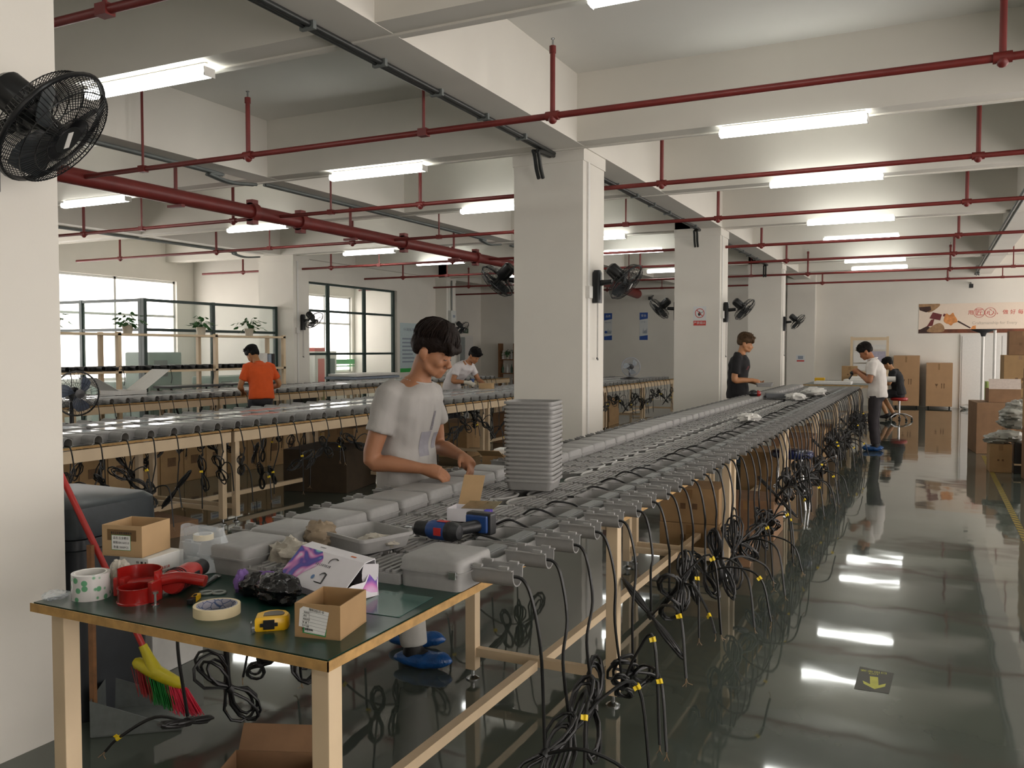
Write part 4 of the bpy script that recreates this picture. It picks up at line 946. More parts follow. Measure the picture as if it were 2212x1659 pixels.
def person(label, loc, heading, P):
    s = P.get('s', 1.0); vx = P.get('voxel', .011); front = P.get('fine', False)
    q = lambda p: Vector(p)
    pel, wai, che, nb, ht = [q(P[k]) for k in ('pelvis', 'waist', 'chest', 'neck', 'head')]
    wf = P.get('width', 1.0)
    lean = math.atan2(nb.x-pel.x, nb.z-pel.z)
    def trunk(mb, g=0.0, low=None):
        secs = []
        if low is not None: secs.append((Vector(low), .118+g, (.158+g)*wf, lean*.3))
        secs += [(pel, .112+g, (.158+g)*wf, lean*.4), (wai, .1+g, (.142+g)*wf, lean), ((wai+che)/2, .108+g, (.152+g)*wf, lean), (che, .115+g, (.168+g)*wf, lean),
                 (che*.45+nb*.55, .1+g*.8, (.165+g)*wf, lean), (che*.2+nb*.8, .078+g*.6, (.12+g*.8)*wf, lean), (nb+Vector((.0, 0, -.005 if g else .015)), .055+g*.4, .065+g*.3, lean)]
        rings(mb, secs)
    arms = P['arms']
    skin = skin_mat('skin_'+P['skin'], P['skin'])
    b = MB(); trunk(b)
    b.tube([nb-Vector((0, 0, .03)), nb.lerp(ht, .5), ht+Vector((.0, 0, .02))], [.062, .054, .052], 14)
    for sd, A in arms.items():
        sh, el, wr = q(A['sh']), q(A['el']), q(A['wr'])
        inn = sh+Vector((0, -.05 if sh.y > 0 else .05, .0))
        ch = spline([inn, sh, sh.lerp(el, .5), el, el.lerp(wr, .35), wr.lerp(el, .25), wr], 3)
        rad = []
        ctrl = [.05, .052, .048, .04, .041, .032, .026]
        for i in range(len(ch)):
            f = i/3; i0 = min(int(f), 5); rad.append(ctrl[i0]+(ctrl[i0+1]-ctrl[i0])*(f-i0))
        b.tube(ch, rad, 12)
        hd = A.get('hand', (wr-el)); hand(b, wr, hd, A.get('palm', (0, 0, -1)), A.get('side', 1), A.get('curl', .5), A.get('k', 1.0))
    for sy in (-1, 1): b.tube([nb.lerp(ht, .25), nb+Vector((-.01, .06*sy, -.035)), nb+Vector((-.02, .12*sy, -.08))], [.042, .034, .03], 10)
    legs = P['legs']
    for L in legs:
        hp, kn, an = map(q, L[:3])
        if P.get('bare_legs'): b.tube(spline([hp, kn, kn.lerp(an, .35), an], 3), [.085, .08, .07, .06, .056, .053, .052, .05, .046, .036], 12)
        else: b.tube([hp, kn, an], [.08, .055, .04], 10)
        b.ell(an+Vector((.02, 0, -.045)), (.045, .026, .022), 12, 8)
    # head
    H = Matrix.Translation(ht) @ Matrix.Rotation(P.get('hyaw', 0), 4, 'Z') @ Matrix.Rotation(P.get('hroll', 0), 4, 'X') @ Matrix.Rotation(P['hpitch'], 4, 'Y')
    hb = MB(); E_ = lambda c, r, n=16: hb.ell(c, r, n, 12)
    E_((-.005, 0, .115), (.098, .077, .098)); E_((.035, 0, .06), (.062, .064, .082)); E_((.048, 0, .012), (.05, .05, .042)); E_((.082, 0, -.012), (.022, .024, .02))
    for sy in (-1, 1):
        E_((.07, .034*sy, .048), (.026, .024, .028)); hb.tube([(-.005, .05*sy, .045), (.035, .044*sy, .005), (.075, .018*sy, -.012)], [.018, .021, .02], 10); E_((.002, .08*sy, .058), (.02, .01, .033)); E_((-.008, .089*sy, .064), (.014, .007, .026))
        E_((.112, .0115*sy, .043), (.01, .0085, .008)); E_((.084, .031*sy, .078), (.014, .016, .01))
    hb.tube([(.088, 0, .092), (.104, 0, .068), (.121, 0, .047), (.112, 0, .038)], [.008, .0095, .0125, .009], 10)
    E_((.082, 0, .098), (.02, .05, .013)); E_((.1, 0, .021), (.011, .024, .0065)); E_((.098, 0, .009), (.011, .021, .0075)); E_((.088, 0, -.002), (.016, .024, .012))
    hb.tube([(.0, 0, .03), (-.008, 0, -.03)], [.06, .05], 12)
    hs = P.get('hs', 1.0)
    HM = H @ Matrix.Scale(hs, 4)
    for vv, ff, mi in ((hb.v, hb.f, hb.mi),): b.add([HM @ Vector(p) for p in vv], ff)
    body = remesh(b, 'person', skin, P.get('bvox', vx), 5 if front else 2)
    # hair
    hm = mat('hair_'+P['hair'], P['hair'], .6, var=.35, scale=60, bump=.4, bscale=120, spec=.15)
    h = MB(); E_ = lambda c, r: h.ell(c, r, 18, 12)
    E_((-.012, 0, .142), (.108, .086, .086)); E_((-.064, 0, .1), (.05, .068, .066)); E_((.012, 0, .188), (.085, .074, .048))
    fr = P.get('fringe', .5)
    E_((.062, 0, .158), (.048, .07, .036)); E_((.084, .0, .14-.02*fr), (.03*(.6+fr*.6), .062, .03)); 
    for sy in (-1, 1): E_((.008, .062*sy, .125), (.058, .026, .05)); E_((-.048, .05*sy, .078), (.034, .028, .042)); E_((.052, .055*sy, .13), (.04, .022, .035)); E_((.022, .071*sy, .088), (.012, .008, .022))
    rngh = random.Random(int(loc[1]*100))
    for i in range(0 if front else 12):
        a = rngh.uniform(0, 6.28); e = rngh.uniform(.15, 1.0); d = Vector((math.cos(a)*math.cos(e), math.sin(a)*math.cos(e), math.sin(e)))
        p0 = Vector((-.0, 0, .14))+Vector((d.x*.092, d.y*.074, d.z*.085)); tz = Vector((.4, .2*d.y, .25)).normalized()*.3
        h.tube([p0, p0+(d*.4+tz*2.5)*.03, p0+(d*.15+tz*4.2)*.04], [.012, .011, .003], 6)
    if fr > .3:
        for i in range(12):
            y = -.058+.116*i/11; h.tube([(.07, y*.9, .165), (.103, y, .145), (.115, y*1.05, .118+.012*rngh.random()), (.112, y*1.05, .098+.016*rngh.random())], [.014, .013, .01, .003], 6)
    hm2 = MB(); hm2.add([HM @ Vector(p) for p in h.v], h.f)
    remesh(hm2, 'hair', hm, P.get('hvox', .008), 3, lambda c: .0022*noise.noise(Vector((c.x*45, c.y*120, c.z*30)))+.0012*noise.noise(Vector((c.x*60, c.y*220, c.z*60))), body)
    st = MB()
    for i in range(230 if front else 70):
        a = rngh.uniform(-PI, PI); fwd = (1+math.cos(a))/2
        e1 = (.10+.35*(1-fwd)) if fwd > .75 else (.35-.75*(1-fwd)**1.5)
        e1 = {True: rngh.uniform(-.12, .12)-.1*fr, False: e1-.15*rngh.random()}[fwd > .8 and fr > .3]
        j = rngh.uniform(.99, 1.05); pts = []
        for w_ in range(7):
            e = 1.35+(e1-1.35)*w_/6; aa = a+.25*math.sin(w_*.9+i)*.25
            pts.append(HM @ Vector((-.004+math.cos(aa)*math.cos(e)*(.116 if math.cos(aa) > 0 else .108)*j, math.sin(aa)*math.cos(e)*.091*j, .142+math.sin(e)*.094*j)))
        st.tube(pts, [.002, .0045, .0055, .0055, .005, .0035, .0008], 4)
    o = st.build('hair_strands', hm, body, smooth=60); o['kind'] = 'stuff'
    for sy in (-1, 1):
        eb = MB(); eb.tube([HM @ Vector(p) for p in ((.098, .015*sy, .094), (.0985, .03*sy, .0985), (.088, .046*sy, .096))], [.003, .0038, .002], 6); eb.build('eyebrow', hm, body)
        ey = MB(); ey.tube([HM @ Vector(p) for p in ((.0985, .019*sy, .073), (.0995, .031*sy, .0705), (.0945, .042*sy, .0735))], [.0012, .0022, .0012], 6); ey.build('eyelash', ink, body)
    mo = MB(); mo.tube([HM @ Vector(p) for p in ((.098, -.02, .0145), (.1105, 0, .015), (.098, .02, .0145))], [.001, .0016, .001], 5); mo.build('mouth', mat('lip', '6e3a30', .5), body)
    # shirt
    sm = cloth_mat('shirt_'+P['shirt'], P['shirt'])
    g = P.get('loose', .02); t = MB(); low = P.get('hem', pel+Vector((0, 0, -.08))); trunk(t, g, low)
    for sd, A in arms.items():
        sh, el = q(A['sh']), q(A['el']); inn = sh+Vector((0, -.09 if sh.y > 0 else .09, .025)); f = P.get('sleeve', .6)
        e2 = sh.lerp(el, f)
        t.tube([inn, sh+Vector((0, 0, .002)), sh.lerp(el, f*.5), e2], [.062, .066, .063, .066], 14)
    sd_ = P.get('seed', 1)
    def folds(c):
        return .011*noise.noise(Vector((c.x*7+sd_, c.y*7, c.z*11+c.x*6)))+.006*noise.noise(Vector((c.x*16, c.y*16+sd_, c.z*9)))
    shirt = remesh(t, 'shirt', sm, vx*1.05, 2, folds, body)
    # neckband
    nbp = [nb+Matrix.Rotation(lean+.1, 3, 'Y') @ Vector(((.055+.4*g)*1.05*math.cos(a)+.004, (.065+.3*g)*1.06*math.sin(a), -.004)) for a in [2*PI*j/24 for j in range(24)]]
    MB().tube(nbp, .0075, 8, closed=True).build('neckband', sm, shirt, smooth=60)
    if P.get('collar'):
        MB().tube([p+Vector((-.004, 0, .022)) for p in nbp], .011, 8, closed=True).build('collar', sm, shirt, smooth=60)
    # trousers
    pm = cloth_mat('trousers_'+P['pants'], P['pants'])
    tr = MB(); rings(tr, [(pel+Vector((0, 0, .06)), .115, .16*wf, 0), (pel, .122, .166*wf, 0), (pel+Vector((0, 0, -.1)), .12, .168*wf, 0), (pel+Vector((0, 0, -.16)), .09, .13*wf, 0)])
    for L in legs:
        hp, kn, an = map(q, L[:3]); cut = P.get('pants_to', 1.0)
        if cut < 1: tr.tube([hp, hp.lerp(kn, .5), kn.lerp(hp, .15)], [.1, .095, .09], 14)
        else: tr.tube([hp, hp.lerp(kn, .5), kn, kn.lerp(an, .5), an+Vector((0, 0, .02))], [.1, .088, .075, .068, .066], 14)
    remesh(tr, 'trousers', pm, vx*1.2, 2, lambda c: .006*noise.noise(Vector((c.x*9, c.y*9+sd_, c.z*14))), body)
    # shoes, with blue overshoes where worn
    for L in legs:
        an = q(L[2]); fy = L[3] if len(L) > 3 else 0
        FM = Matrix.Translation((an.x, an.y, an.z-.085)) @ Matrix.Rotation(fy, 4, 'Z')
        sh = MB(); sh.ell((.03, 0, .045), (.075, .042, .045), 14, 8, M=FM); sh.ell((.085, 0, .035), (.09, .046, .034), 14, 8, M=FM); sh.tube([(-.01, 0, .05), (-.005, 0, .12)], [.048, .046], 10, M=FM)
        if P.get('overshoe', True):
            shoe = remesh(sh, 'shoe', mat('shoe_black', '141416', .6, var=.1), .012, 1, None, body)
            ov = MB(); ov.ell((.045, 0, .038), (.155, .058, .042), 16, 10, M=FM); ov.ell((.13, 0, .042), (.06, .052, .038), 12, 8, M=FM)
            remesh(ov, 'overshoe', mat('overshoe_blue', '1c4f8c', .3, var=.25, scale=20, bump=.4, bscale=60), .011, 1, lambda c: .005*noise.noise(Vector(c)*28), shoe)
        else: remesh(sh, 'shoe', mat('shoe_black', '141416', .6, var=.1), .012, 1, None, body)
    body.location = loc; body.rotation_euler = (0, 0, R(heading)); body.scale = (s, s, s)
    tag(body, label, 'person'); return body, shirt
def chest_print(shirt, name, m, y0, y1, z0, z1, nx=6, nz=10, shear=0):
    bv = BVHTree.FromPolygons([v.co for v in shirt.data.vertices], [p.vertices[:] for p in shirt.data.polygons]); vs = []; fs = []
    for j in range(nz+1):
        for i in range(nx+1):
            z = z0+(z1-z0)*j/nz; y = y0+(y1-y0)*i/nx+shear*(j/nz-.5)
            hit = bv.ray_cast(Vector((1, y, z)), Vector((-1, 0, 0)))
            if hit[0] is None: return
            vs.append(hit[0]+hit[1]*.0015)
    for j in range(nz):
        for i in range(nx): a = j*(nx+1)+i; fs.append((a, a+1, a+nx+2, a+nx+1))
    MB().add(vs, fs).build(name, m, shirt, smooth=80)
def legs(sp=.1, x=0, an=.09): return [((x-.01, -.085, .86), (x+.02, -sp, .48), (x-.02, -sp, an)), ((x-.01, .085, .86), (x+.02, sp, .48), (x-.02, sp, an))]
# --- young man in the grey T-shirt
m1, sh1 = person('young man in pale grey T-shirt bending his head over the lidded housings', (-2.285, 3.6, 0), 2, dict(
    skin='9a6a4c', hair='1a110d', shirt='a09d99', pants='b4b3ad', fine=True, bvox=.0065, voxel=.009, hvox=.006, fringe=1.0, seed=3,
    pelvis=(-.05, 0, .94), waist=(-.055, 0, 1.08), chest=(-.035, 0, 1.24), neck=(.01, 0, 1.40), head=(.055, -.005, 1.475), hpitch=R(26), hyaw=R(6), hs=1.02, sleeve=.56, loose=.022, hem=(-.045, 0, .87),
    arms=dict(r=dict(sh=(-.05, -.185, 1.325), el=(-.11, -.235, 1.02), wr=(.125, -.155, .985), hand=(.95, .35, -.25), palm=(-.1, .6, -.9), side=-1, curl=.42),
              l=dict(sh=(-.02, .18, 1.325), el=(-.02, .26, 1.05), wr=(.19, .125, 1.015), hand=(.85, -.45, -.55), palm=(-.2, -.5, -.8), side=1, curl=.42)),
    legs=[((-.05, -.085, .86), (.0, -.1, .48), (.04, -.1, .09), R(8)), ((-.05, .085, .86), (-.06, .12, .48), (-.13, .13, .09), R(20))]))
chest_print(sh1, 'shirt_print', mat('shirt_print', '85838a', .8, var=.1), -.075, .0, 1.03, 1.15)
chest_print(sh1, 'shirt_print', mat('shirt_print', '85838a', .8), .03, .075, 1.06, 1.14)
chest_print(sh1, 'shirt_lettering', mat('shirt_letter', '6d6a70', .8, var=.3, scale=120), -.012, .008, 1.155, 1.25, 3, 10, .01)
# --- worker in black T-shirt
m2, sh2 = person('man in black T-shirt holding a grey housing beside the second column', (-2.48, 12.6, 0), 8, dict(s=1.05,
    skin='a9764f', hair='4a3826', shirt='0e0d10', pants='141418', fringe=.8, seed=5, voxel=.012, hvox=.009,
    pelvis=(-.02, 0, .94), waist=(-.02, 0, 1.08), chest=(-.005, 0, 1.25), neck=(.015, 0, 1.41), head=(.05, 0, 1.485), hpitch=R(14), sleeve=.72, loose=.034, hem=(-.02, 0, .80),
    arms=dict(r=dict(sh=(-.02, -.19, 1.36), el=(-.05, -.22, 1.06), wr=(.19, -.15, 1.06), hand=(.9, .25, -.35), palm=(0, .5, -.8), side=-1, curl=.5),
              l=dict(sh=(.0, .19, 1.36), el=(.0, .24, 1.07), wr=(.2, .12, 1.02), hand=(.9, -.2, -.1), palm=(0, -.3, .9), side=-1, curl=.4)), legs=legs()))
chest_print(sh2, 'shirt_print', mat('shirt_red_print', '5a2426', .8), -.14, -.10, 1.2, 1.25, 3, 3, .02)
# --- man in white polo at the far end, facing the bench
m3, sh3 = person('man in white polo shirt and dark trousers standing at the aisle end of the bench', (-.74, 14.2, 0), 176, dict(s=.98,
    skin='a06a48', hair='1b1715', shirt='d2cdc8', pants='2e2a2e', fringe=.3, seed=7, voxel=.012, hvox=.009, collar=True, hpitch=R(32),
    pelvis=(-.03, 0, .94), waist=(-.03, 0, 1.08), chest=(.0, 0, 1.25), neck=(.05, 0, 1.42), head=(.1, 0, 1.485), sleeve=.66, loose=.03, hem=(-.03, 0, .83),
    arms=dict(r=dict(sh=(.02, -.19, 1.36), el=(.06, -.24, 1.1), wr=(.24, -.1, 1.22), hand=(.6, .3, .4), palm=(.2, .9, 0), side=1, curl=.6),
              l=dict(sh=(.02, .19, 1.36), el=(.06, .24, 1.09), wr=(.24, .12, 1.22), hand=(.6, -.3, .4), palm=(.2, -.9, 0), side=-1, curl=.6)), legs=legs(.09)))
# --- seated worker in black
m4, sh4 = person('man in black T-shirt and shorts seated on the red stool', (-.60, 20.6, .0), 172, dict(s=1.0,
    skin='b08058', hair='161413', shirt='121215', pants='151519', fringe=.1, seed=9, voxel=.013, hvox=.01, bare_legs=True, pants_to=.5, hpitch=R(28), overshoe=False,
    pelvis=(0, 0, .62), waist=(.02, 0, .76), chest=(.06, 0, .95), neck=(.13, 0, 1.1), head=(.19, 0, 1.165), sleeve=.66, loose=.03, hem=(.0, 0, .56),
    arms=dict(r=dict(sh=(.08, -.19, 1.05), el=(.16, -.24, .8), wr=(.4, -.15, .86), hand=(.9, .2, 0), side=-1, curl=.5), l=dict(sh=(.08, .19, 1.05), el=(.16, .24, .8), wr=(.4, .15, .86), hand=(.9, -.2, 0), side=1, curl=.5)),
    legs=[((.02, -.1, .6), (.38, -.16, .54), (.12, -.17, .12)), ((.02, .1, .6), (.4, .15, .55), (.2, .16, .12))]))
# --- man in the orange T-shirt, back to the viewer
m5, sh5 = person('man in bright orange T-shirt with his back turned at the rear bench', (-8.72, 9.55, 0), 152, dict(s=.97,
    skin='a87850', hair='141414', shirt='d4551c', pants='34343a', fringe=.1, seed=11, voxel=.012, hvox=.009, hpitch=R(34), hyaw=R(25),
    pelvis=(-.06, 0, .94), waist=(-.04, 0, 1.08), chest=(.02, 0, 1.25), neck=(.09, 0, 1.40), head=(.145, 0.02, 1.46), sleeve=.66, loose=.032, hem=(-.06, 0, .86),
    arms=dict(r=dict(sh=(.04, -.19, 1.33), el=(.02, -.3, 1.07), wr=(.25, -.2, .98), hand=(.9, .3, -.2), side=-1, curl=.5), l=dict(sh=(.04, .19, 1.33), el=(.06, .28, 1.05), wr=(.3, .16, .96), hand=(.9, -.3, -.2), side=1, curl=.5)), legs=legs()))
# --- man in the white T-shirt with the electric screwdriver
m6, sh6 = person('man in white T-shirt and gloves leaning over the middle bench with a drill', (-7.22, 12.75, 0), -2, dict(s=1.0,
    skin='a87450', hair='151313', shirt='d8d3d4', pants='3a3a40', fringe=.2, seed=13, voxel=.012, hvox=.009, hpitch=R(38), hyaw=R(-6),
    pelvis=(-.14, 0, .93), waist=(-.1, 0, 1.06), chest=(.04, 0, 1.2), neck=(.18, 0, 1.33), head=(.25, -.01, 1.385), sleeve=.6, loose=.03, hem=(-.15, 0, .84),
    arms=dict(r=dict(sh=(.08, -.19, 1.26), el=(.06, -.3, 1.02), wr=(.3, -.24, 1.0), hand=(.8, .2, -.3), palm=(0, .9, -.3), side=-1, curl=.7),
              l=dict(sh=(.12, .19, 1.26), el=(.22, .27, 1.03), wr=(.45, .12, .95), hand=(.8, -.4, -.3), palm=(0, -.5, -.8), side=1, curl=.5)), legs=legs(.1, -.14)))
gl = MB(); hand(gl, (.305, -.24, 1.0), (.8, .2, -.3), (0, .9, -.3), -1, .7, 1.12); gl.tube([(.25, -.255, 1.003), (.31, -.238, .998)], [.036, .036], 10)
remesh(gl, 'glove', mat('cotton_glove', 'd0cabc', .9, var=.05, bump=.3, bscale=200), .009, 1, None, m6)
# held things
t = thing('cordless_drill', 'dark blue cordless drill held upright by the gloved worker', 'drill', (-6.86, 12.56, .98), R(10))
MB().tube([(0, 0, .08), (0, 0, -.05)], [.03, .026], 12).build('body', blue, t, smooth=40); MB().tube([(0, 0, -.05), (0, 0, -.085), (0, 0, -.12)], [.02, .008, .004], 10).build('chuck', dk, t, smooth=40)
MB().tube([(0, 0, .03), (-.1, -.02, .02), (-.15, -.03, .0)], [.02, .018, .022], 10).build('handle', dk, t, smooth=40); MB().box((-.19, -.06, -.035), (-.14, .01, .035)).build('battery', dk, t, bevel=.006)
t = thing('housing_cover', 'grey housing cover held in both hands by the man in black', 'cover', (-2.12, 12.58, 1.02), R(10)); link('shell', ME_COVER, t)
t = thing('held_part', 'small black part held up by the man in the polo shirt', 'part', (-1.07, 14.18, 1.19), 0); MB().ell((0, 0, 0), (.04, .03, .03), 12, 8).build('shell', blackp, t, smooth=40); MB().cyl((0, 0, -.02), (-.05, .02, -.1), .012, n=8).build('stem', blackp, t, smooth=40)
# ================================================================== signs and prints on walls
def sheet(name, label, cat, F, w, h, m, th=.004):
    t = thing(name, label, cat); MB().box((0, 0, 0), (w, h, th), M=F).build('sheet', m, t); return t
def poly(mb, pts, F, z=.005): mb.add([(x, y, z) for x, y in pts], [tuple(range(len(pts)))], M=F)
def circle(cx, cy, r, n=28): return [(cx+r*math.cos(2*PI*i/n), cy+r*math.sin(2*PI*i/n)) for i in range(n)]
pblue = mat('poster_blue', '1f4c9c', .5, var=.04); pwhite = mat('poster_white', 'd3d6d6', .5, var=.02); pgrey = mat('poster_grey', '8b95a3', .6, var=.1, scale=50); sred = mat('sign_red', 'c23a30', .5, var=.03)
for i, (x, w1, s2) in enumerate(((-9.25, '品质', '精益求精'), (-8.09, '安全', '生产第一'), (-6.97, '效率', '持续改进'))):
    F = face_M((x, 25.597, 1.845), (1, 0, 0), (0, 0, 1))
    t = sheet('wall_poster', 'narrow blue and white wall poster, %s' % ('beside the near column edge', 'middle one of three', 'half hidden by the second column')[i], 'poster', F, .262, .845, pwhite)
    mb = MB(); poly(mb, [(0, .62), (.262, .66), (.262, .845), (0, .845)], F); poly(mb, [(0, 0), (.262, 0), (.262, .15), (0, .115)], F); mb.build('blue_band', pblue, t)
    text_mesh(w1, .085, pwhite, 'lettering', .0005, parent=t, M=F @ Matrix.Translation((.13, .745, .0065)))
    text_mesh(s2, .05, pgrey, 'lettering', .0005, parent=t, M=F @ Matrix.Translation((.13, .55, .0065)))
    mb = MB(); rng = random.Random(i)
    if i == 0: poly(mb, circle(.06, .25, .045), F, .006)
    mb.build('picture_dot', pblue, t) if i == 0 else None
    mb = MB()
    for k in range(4): q = .1+.035*k; poly(mb, [(q, .2), (q+.03, .2), (q+.025+.02*rng.random(), .28+.12*rng.random()), (q+.005, .27)], F, .006)
    mb.build('picture', pgrey, t)
# no smoking sign
F = face_M((-3.51, 13.997, 1.94), (1, 0, 0), (0, 0, 1))
t = sheet('no_smoking_sign', 'red and white no smoking sign on the second column', 'sign', F, .215, .315, pwhite, .003)
mb = MB(); pts = circle(0, 0, .078, 36); mb.loft([[(x+.107, y+.205, .004) for x, y in pts], [(x*.86+.107, y*.86+.205, .004) for x, y in pts]], caps=(False, False), M=F)
poly(mb, [(.054, .252), (.062, .26), (.16, .158), (.152, .15)], F, .0045); poly(mb, [(.004, .004), (.211, .004), (.211, .082), (.004, .082)], F, .0045); mb.build('red_print', sred, t)
mb = MB(); poly(mb, [(.08, .17), (.1, .16), (.125, .175), (.12, .215), (.1, .24), (.095, .215), (.078, .2)], F, .0042); poly(mb, [(.115, .19), (.165, .228), (.162, .234), (.112, .197)], F, .0042); mb.build('flame_print', ink, t)
text_mesh('严禁烟火', .05, pwhite, 'lettering', .0004, parent=t, M=F @ Matrix.Translation((.107, .043, .0055)))
# banner on the far wall
F = face_M((-.29, 25.597, 1.985), (1, 0, 0), (0, 0, 1))
t = sheet('wall_banner', 'long cream banner with red slogan and craftsman picture on the far wall', 'banner', F, 4.2, .785, mat('banner_cream', 'e3d3c2', .6, var=.02))
br = mat('banner_brown', '6e3b22', .6, var=.35, scale=6); bo = mat('banner_skin', 'd08a4e', .6, var=.25, scale=12); bd = mat('banner_dark', '3a2018', .6, var=.3, scale=10); bt = mat('banner_tan', '9c7a58', .6, var=.25, scale=14)
def sm(pts, n=4):
    P = [Vector((x, y, 0)) for x, y in pts]; k = len(P); out = []
    for i in range(k):
        a, b, c, d = P[i-1], P[i], P[(i+1) % k], P[(i+2) % k]
        for q in range(n): u = q/n; v = .5*((2*b)+(c-a)*u+(2*a-5*b+4*c-d)*u*u+(3*b-3*c+d-a)*u**3); out.append((min(max(v.x, 0), 4.2), min(max(v.y, 0), .785)))
    return out
mb = MB(); poly(mb, [(0, 0), (4.2, 0), (4.2, .105), (0, .105)], F); mb.build('brown_band', br, t)
mb = MB(); poly(mb, sm([(0, .785), (.5, .785), (.38, .62), (.22, .56), (.18, .66), (.06, .64), (0, .72)]), F); mb.build('sleeve_picture', bt, t)
mb = MB(); poly(mb, [(0, .70), (.28, .72), (.3, .62), (.18, .56), (.02, .62)], F, .0055); poly(mb, [(0, .08), (.22, .2), (.34, .1), (.3, .0), (0, 0)], F, .0055); mb.build('dark_sleeve_picture', bd, t)
mb = MB(); poly(mb, [(.26, .40), (.52, .34), (.56, .5), (.34, .56)], F, .006); poly(mb, [(.58, .45), (.68, .43), (.69, .50), (.6, .52)], F, .006); poly(mb, [(.2, .18), (.3, .36), (.38, .38), (.34, .2)], F, .006); mb.build('mallet_picture', mat('mallet', '6b2a2c', .6), t)
mb = MB(); poly(mb, sm([(.6, .34), (.66, .26), (.72, .24), (.78, .2), (.84, .26), (.93, .3), (.9, .4), (.86, .46), (.82, .54), (.74, .48), (.66, .52)]), F, .0065); poly(mb, [(1.24, .1), (1.36, .1), (1.36, .2), (1.28, .18)], F, .006); mb.build('hand_picture', bo, t)
mb = MB(); poly(mb, [(.92, .3), (1.22, .12), (1.25, .14), (.95, .33)], F, .0062); mb.build('chisel_picture', bd, t)
mb = MB(); poly(mb, sm([(.2, .05), (.46, .02), (.62, .06), (.6, .2), (.5, .27), (.34, .2)]), F, .0058); mb.build('cuff_picture', bt, t)
x0 = 1.24
for ch, x, sz in (('用', 1.235, .13), ('匠', 1.43, .19), ('心', 1.69, .19), ('，', 1.88, .13), ('做', 2.03, .13), ('好', 2.2, .13), ('每', 2.37, .13), ('盏', 2.53, .13), ('灯', 2.71, .19)):
    text_mesh(ch, sz, sred, 'lettering', .0006, parent=t, M=F @ Matrix.Translation((x, .53, .006)))
mb = MB()
for cx in (1.43, 1.69, 2.71): mb.tube([(x, y, .006) for x, y in circle(cx, .53, .125, 30)], .006, 4, closed=True, M=F)
mb.build('red_ring', sred, t)
text_mesh('Craftsmanship for Every', .105, mat('banner_grey', 'b5a898', .6, var=0), 'lettering', .0006, 'LEFT', t, F @ Matrix.Translation((1.27, .26, .006)))
# floor arrow sign
t = thing('floor_sign', 'dark floor sticker with yellow arrow in the aisle', 'sign', (-.285, 4.15, .0))
c = [(0, 0), (.146, .008), (.157, .283), (.004, .308)]
MB().loft([[(x, y, .0004) for x, y in c], [(x, y, .0012) for x, y in c]]).build('sticker', mat('sticker_dark', '33332c', .5, var=.1), t)
ya = mat('sticker_yellow', 'a8a83c', .5, var=.1)
FA = Matrix.Translation((.078, .13, .0014)) @ Matrix.Rotation(R(4), 4, 'Z')
MB().add([(0,-.095,0),(.045,-.045,0),(.05,-.005,0),(.018,-.04,0),(.018,.065,0),(-.018,.065,0),(-.018,-.04,0),(-.05,-.005,0),(-.045,-.045,0)], [(0,1,2,3,4,5,6,7,8)], M=FA).build('arrow', ya, t)
text_mesh('安全出口', .03, ya, 'lettering', .0002, parent=t, M=FA @ Matrix.Translation((0, .13, 0))); text_mesh('EXIT', .022, ya, 'lettering', .0002, parent=t, M=FA @ Matrix.Translation((0, .1, 0)))
# hazard tape on the floor
def hazard():
    m = bpy.data.materials.new('hazard_tape'); m.use_nodes = True; nt = m.node_tree; b = nt.nodes['Principled BSDF']
    tc = nt.nodes.new('ShaderNodeTexCoord'); w = nt.nodes.new('ShaderNodeTexWave'); w.wave_type = 'BANDS'; w.bands_direction = 'DIAGONAL'; w.inputs['Scale'].default_value = 5
    r = nt.nodes.new('ShaderNodeValToRGB'); r.color_ramp.interpolation = 'CONSTANT'; e = r.color_ramp.elements; e[0].color = (*hexc('2a2a20'), 1); e[1].position = .5; e[1].color = (*hexc('8f7d22'), 1)
    nt.links.new(tc.outputs['Object'], w.inputs['Vector']); nt.links.new(w.outputs['Fac'], r.inputs['Fac']); nt.links.new(r.outputs['Color'], b.inputs['Base Color']); b.inputs['Roughness'].default_value = .4; return m
tag(MB().box((.70, 2, .0004), (.755, 14.2, .0012)).build('floor_tape', hazard()), 'yellow and black hazard tape along the aisle floor', 'floor tape')
# exit sign, door, wall notices in the rear corner
F = face_M((-13.655, 24.36, 2.08), (0, 1, 0), (0, 0, 1))
t = sheet('exit_sign', 'small dark green exit sign above the white door', 'sign', F, .36, .16, mat('exit_green', '2c4a34', .4)); text_mesh('EXIT', .1, pwhite, 'lettering', .0006, parent=t, M=F @ Matrix.Translation((.18, .08, .005)) )
d = struct(MB().box((-13.66, 24.0, 0), (-13.61, 24.95, 2.0)).build('door_1', whitep)); MB().box((-13.61, 24.08, .05), (-13.6, 24.4, 1.95)).build('door_panel', mat('door_grey', '8f9694', .5), d); MB().cyl((-13.6, 24.12, 1.0), (-13.55, 24.12, 1.0), .02, n=10).build('handle', steel, d)
F = face_M((-12.297, 18.62, .96), (0, 1, 0), (0, 0, 1))
t = sheet('notice_board', 'pale blue notice board with green foot beside the tall glass wall', 'notice board', F, .84, 1.28, mat('notice_blue', 'b9c9cc', .5, var=.05))
MB().box((0, 0, .004), (.84, .1, .006), M=F).build('green_band', gs, t); scribble('lettering', pgrey, F @ Matrix.Translation((0, 0, .004)), .16, 1.08, 7, .07, .06, t, 9)
for i in range(7): MB().box((.1, .25+.1*i, .004), (.74-.07*(i % 3), .29+.1*i, .0055), M=F).build('text_line', pgrey, t)
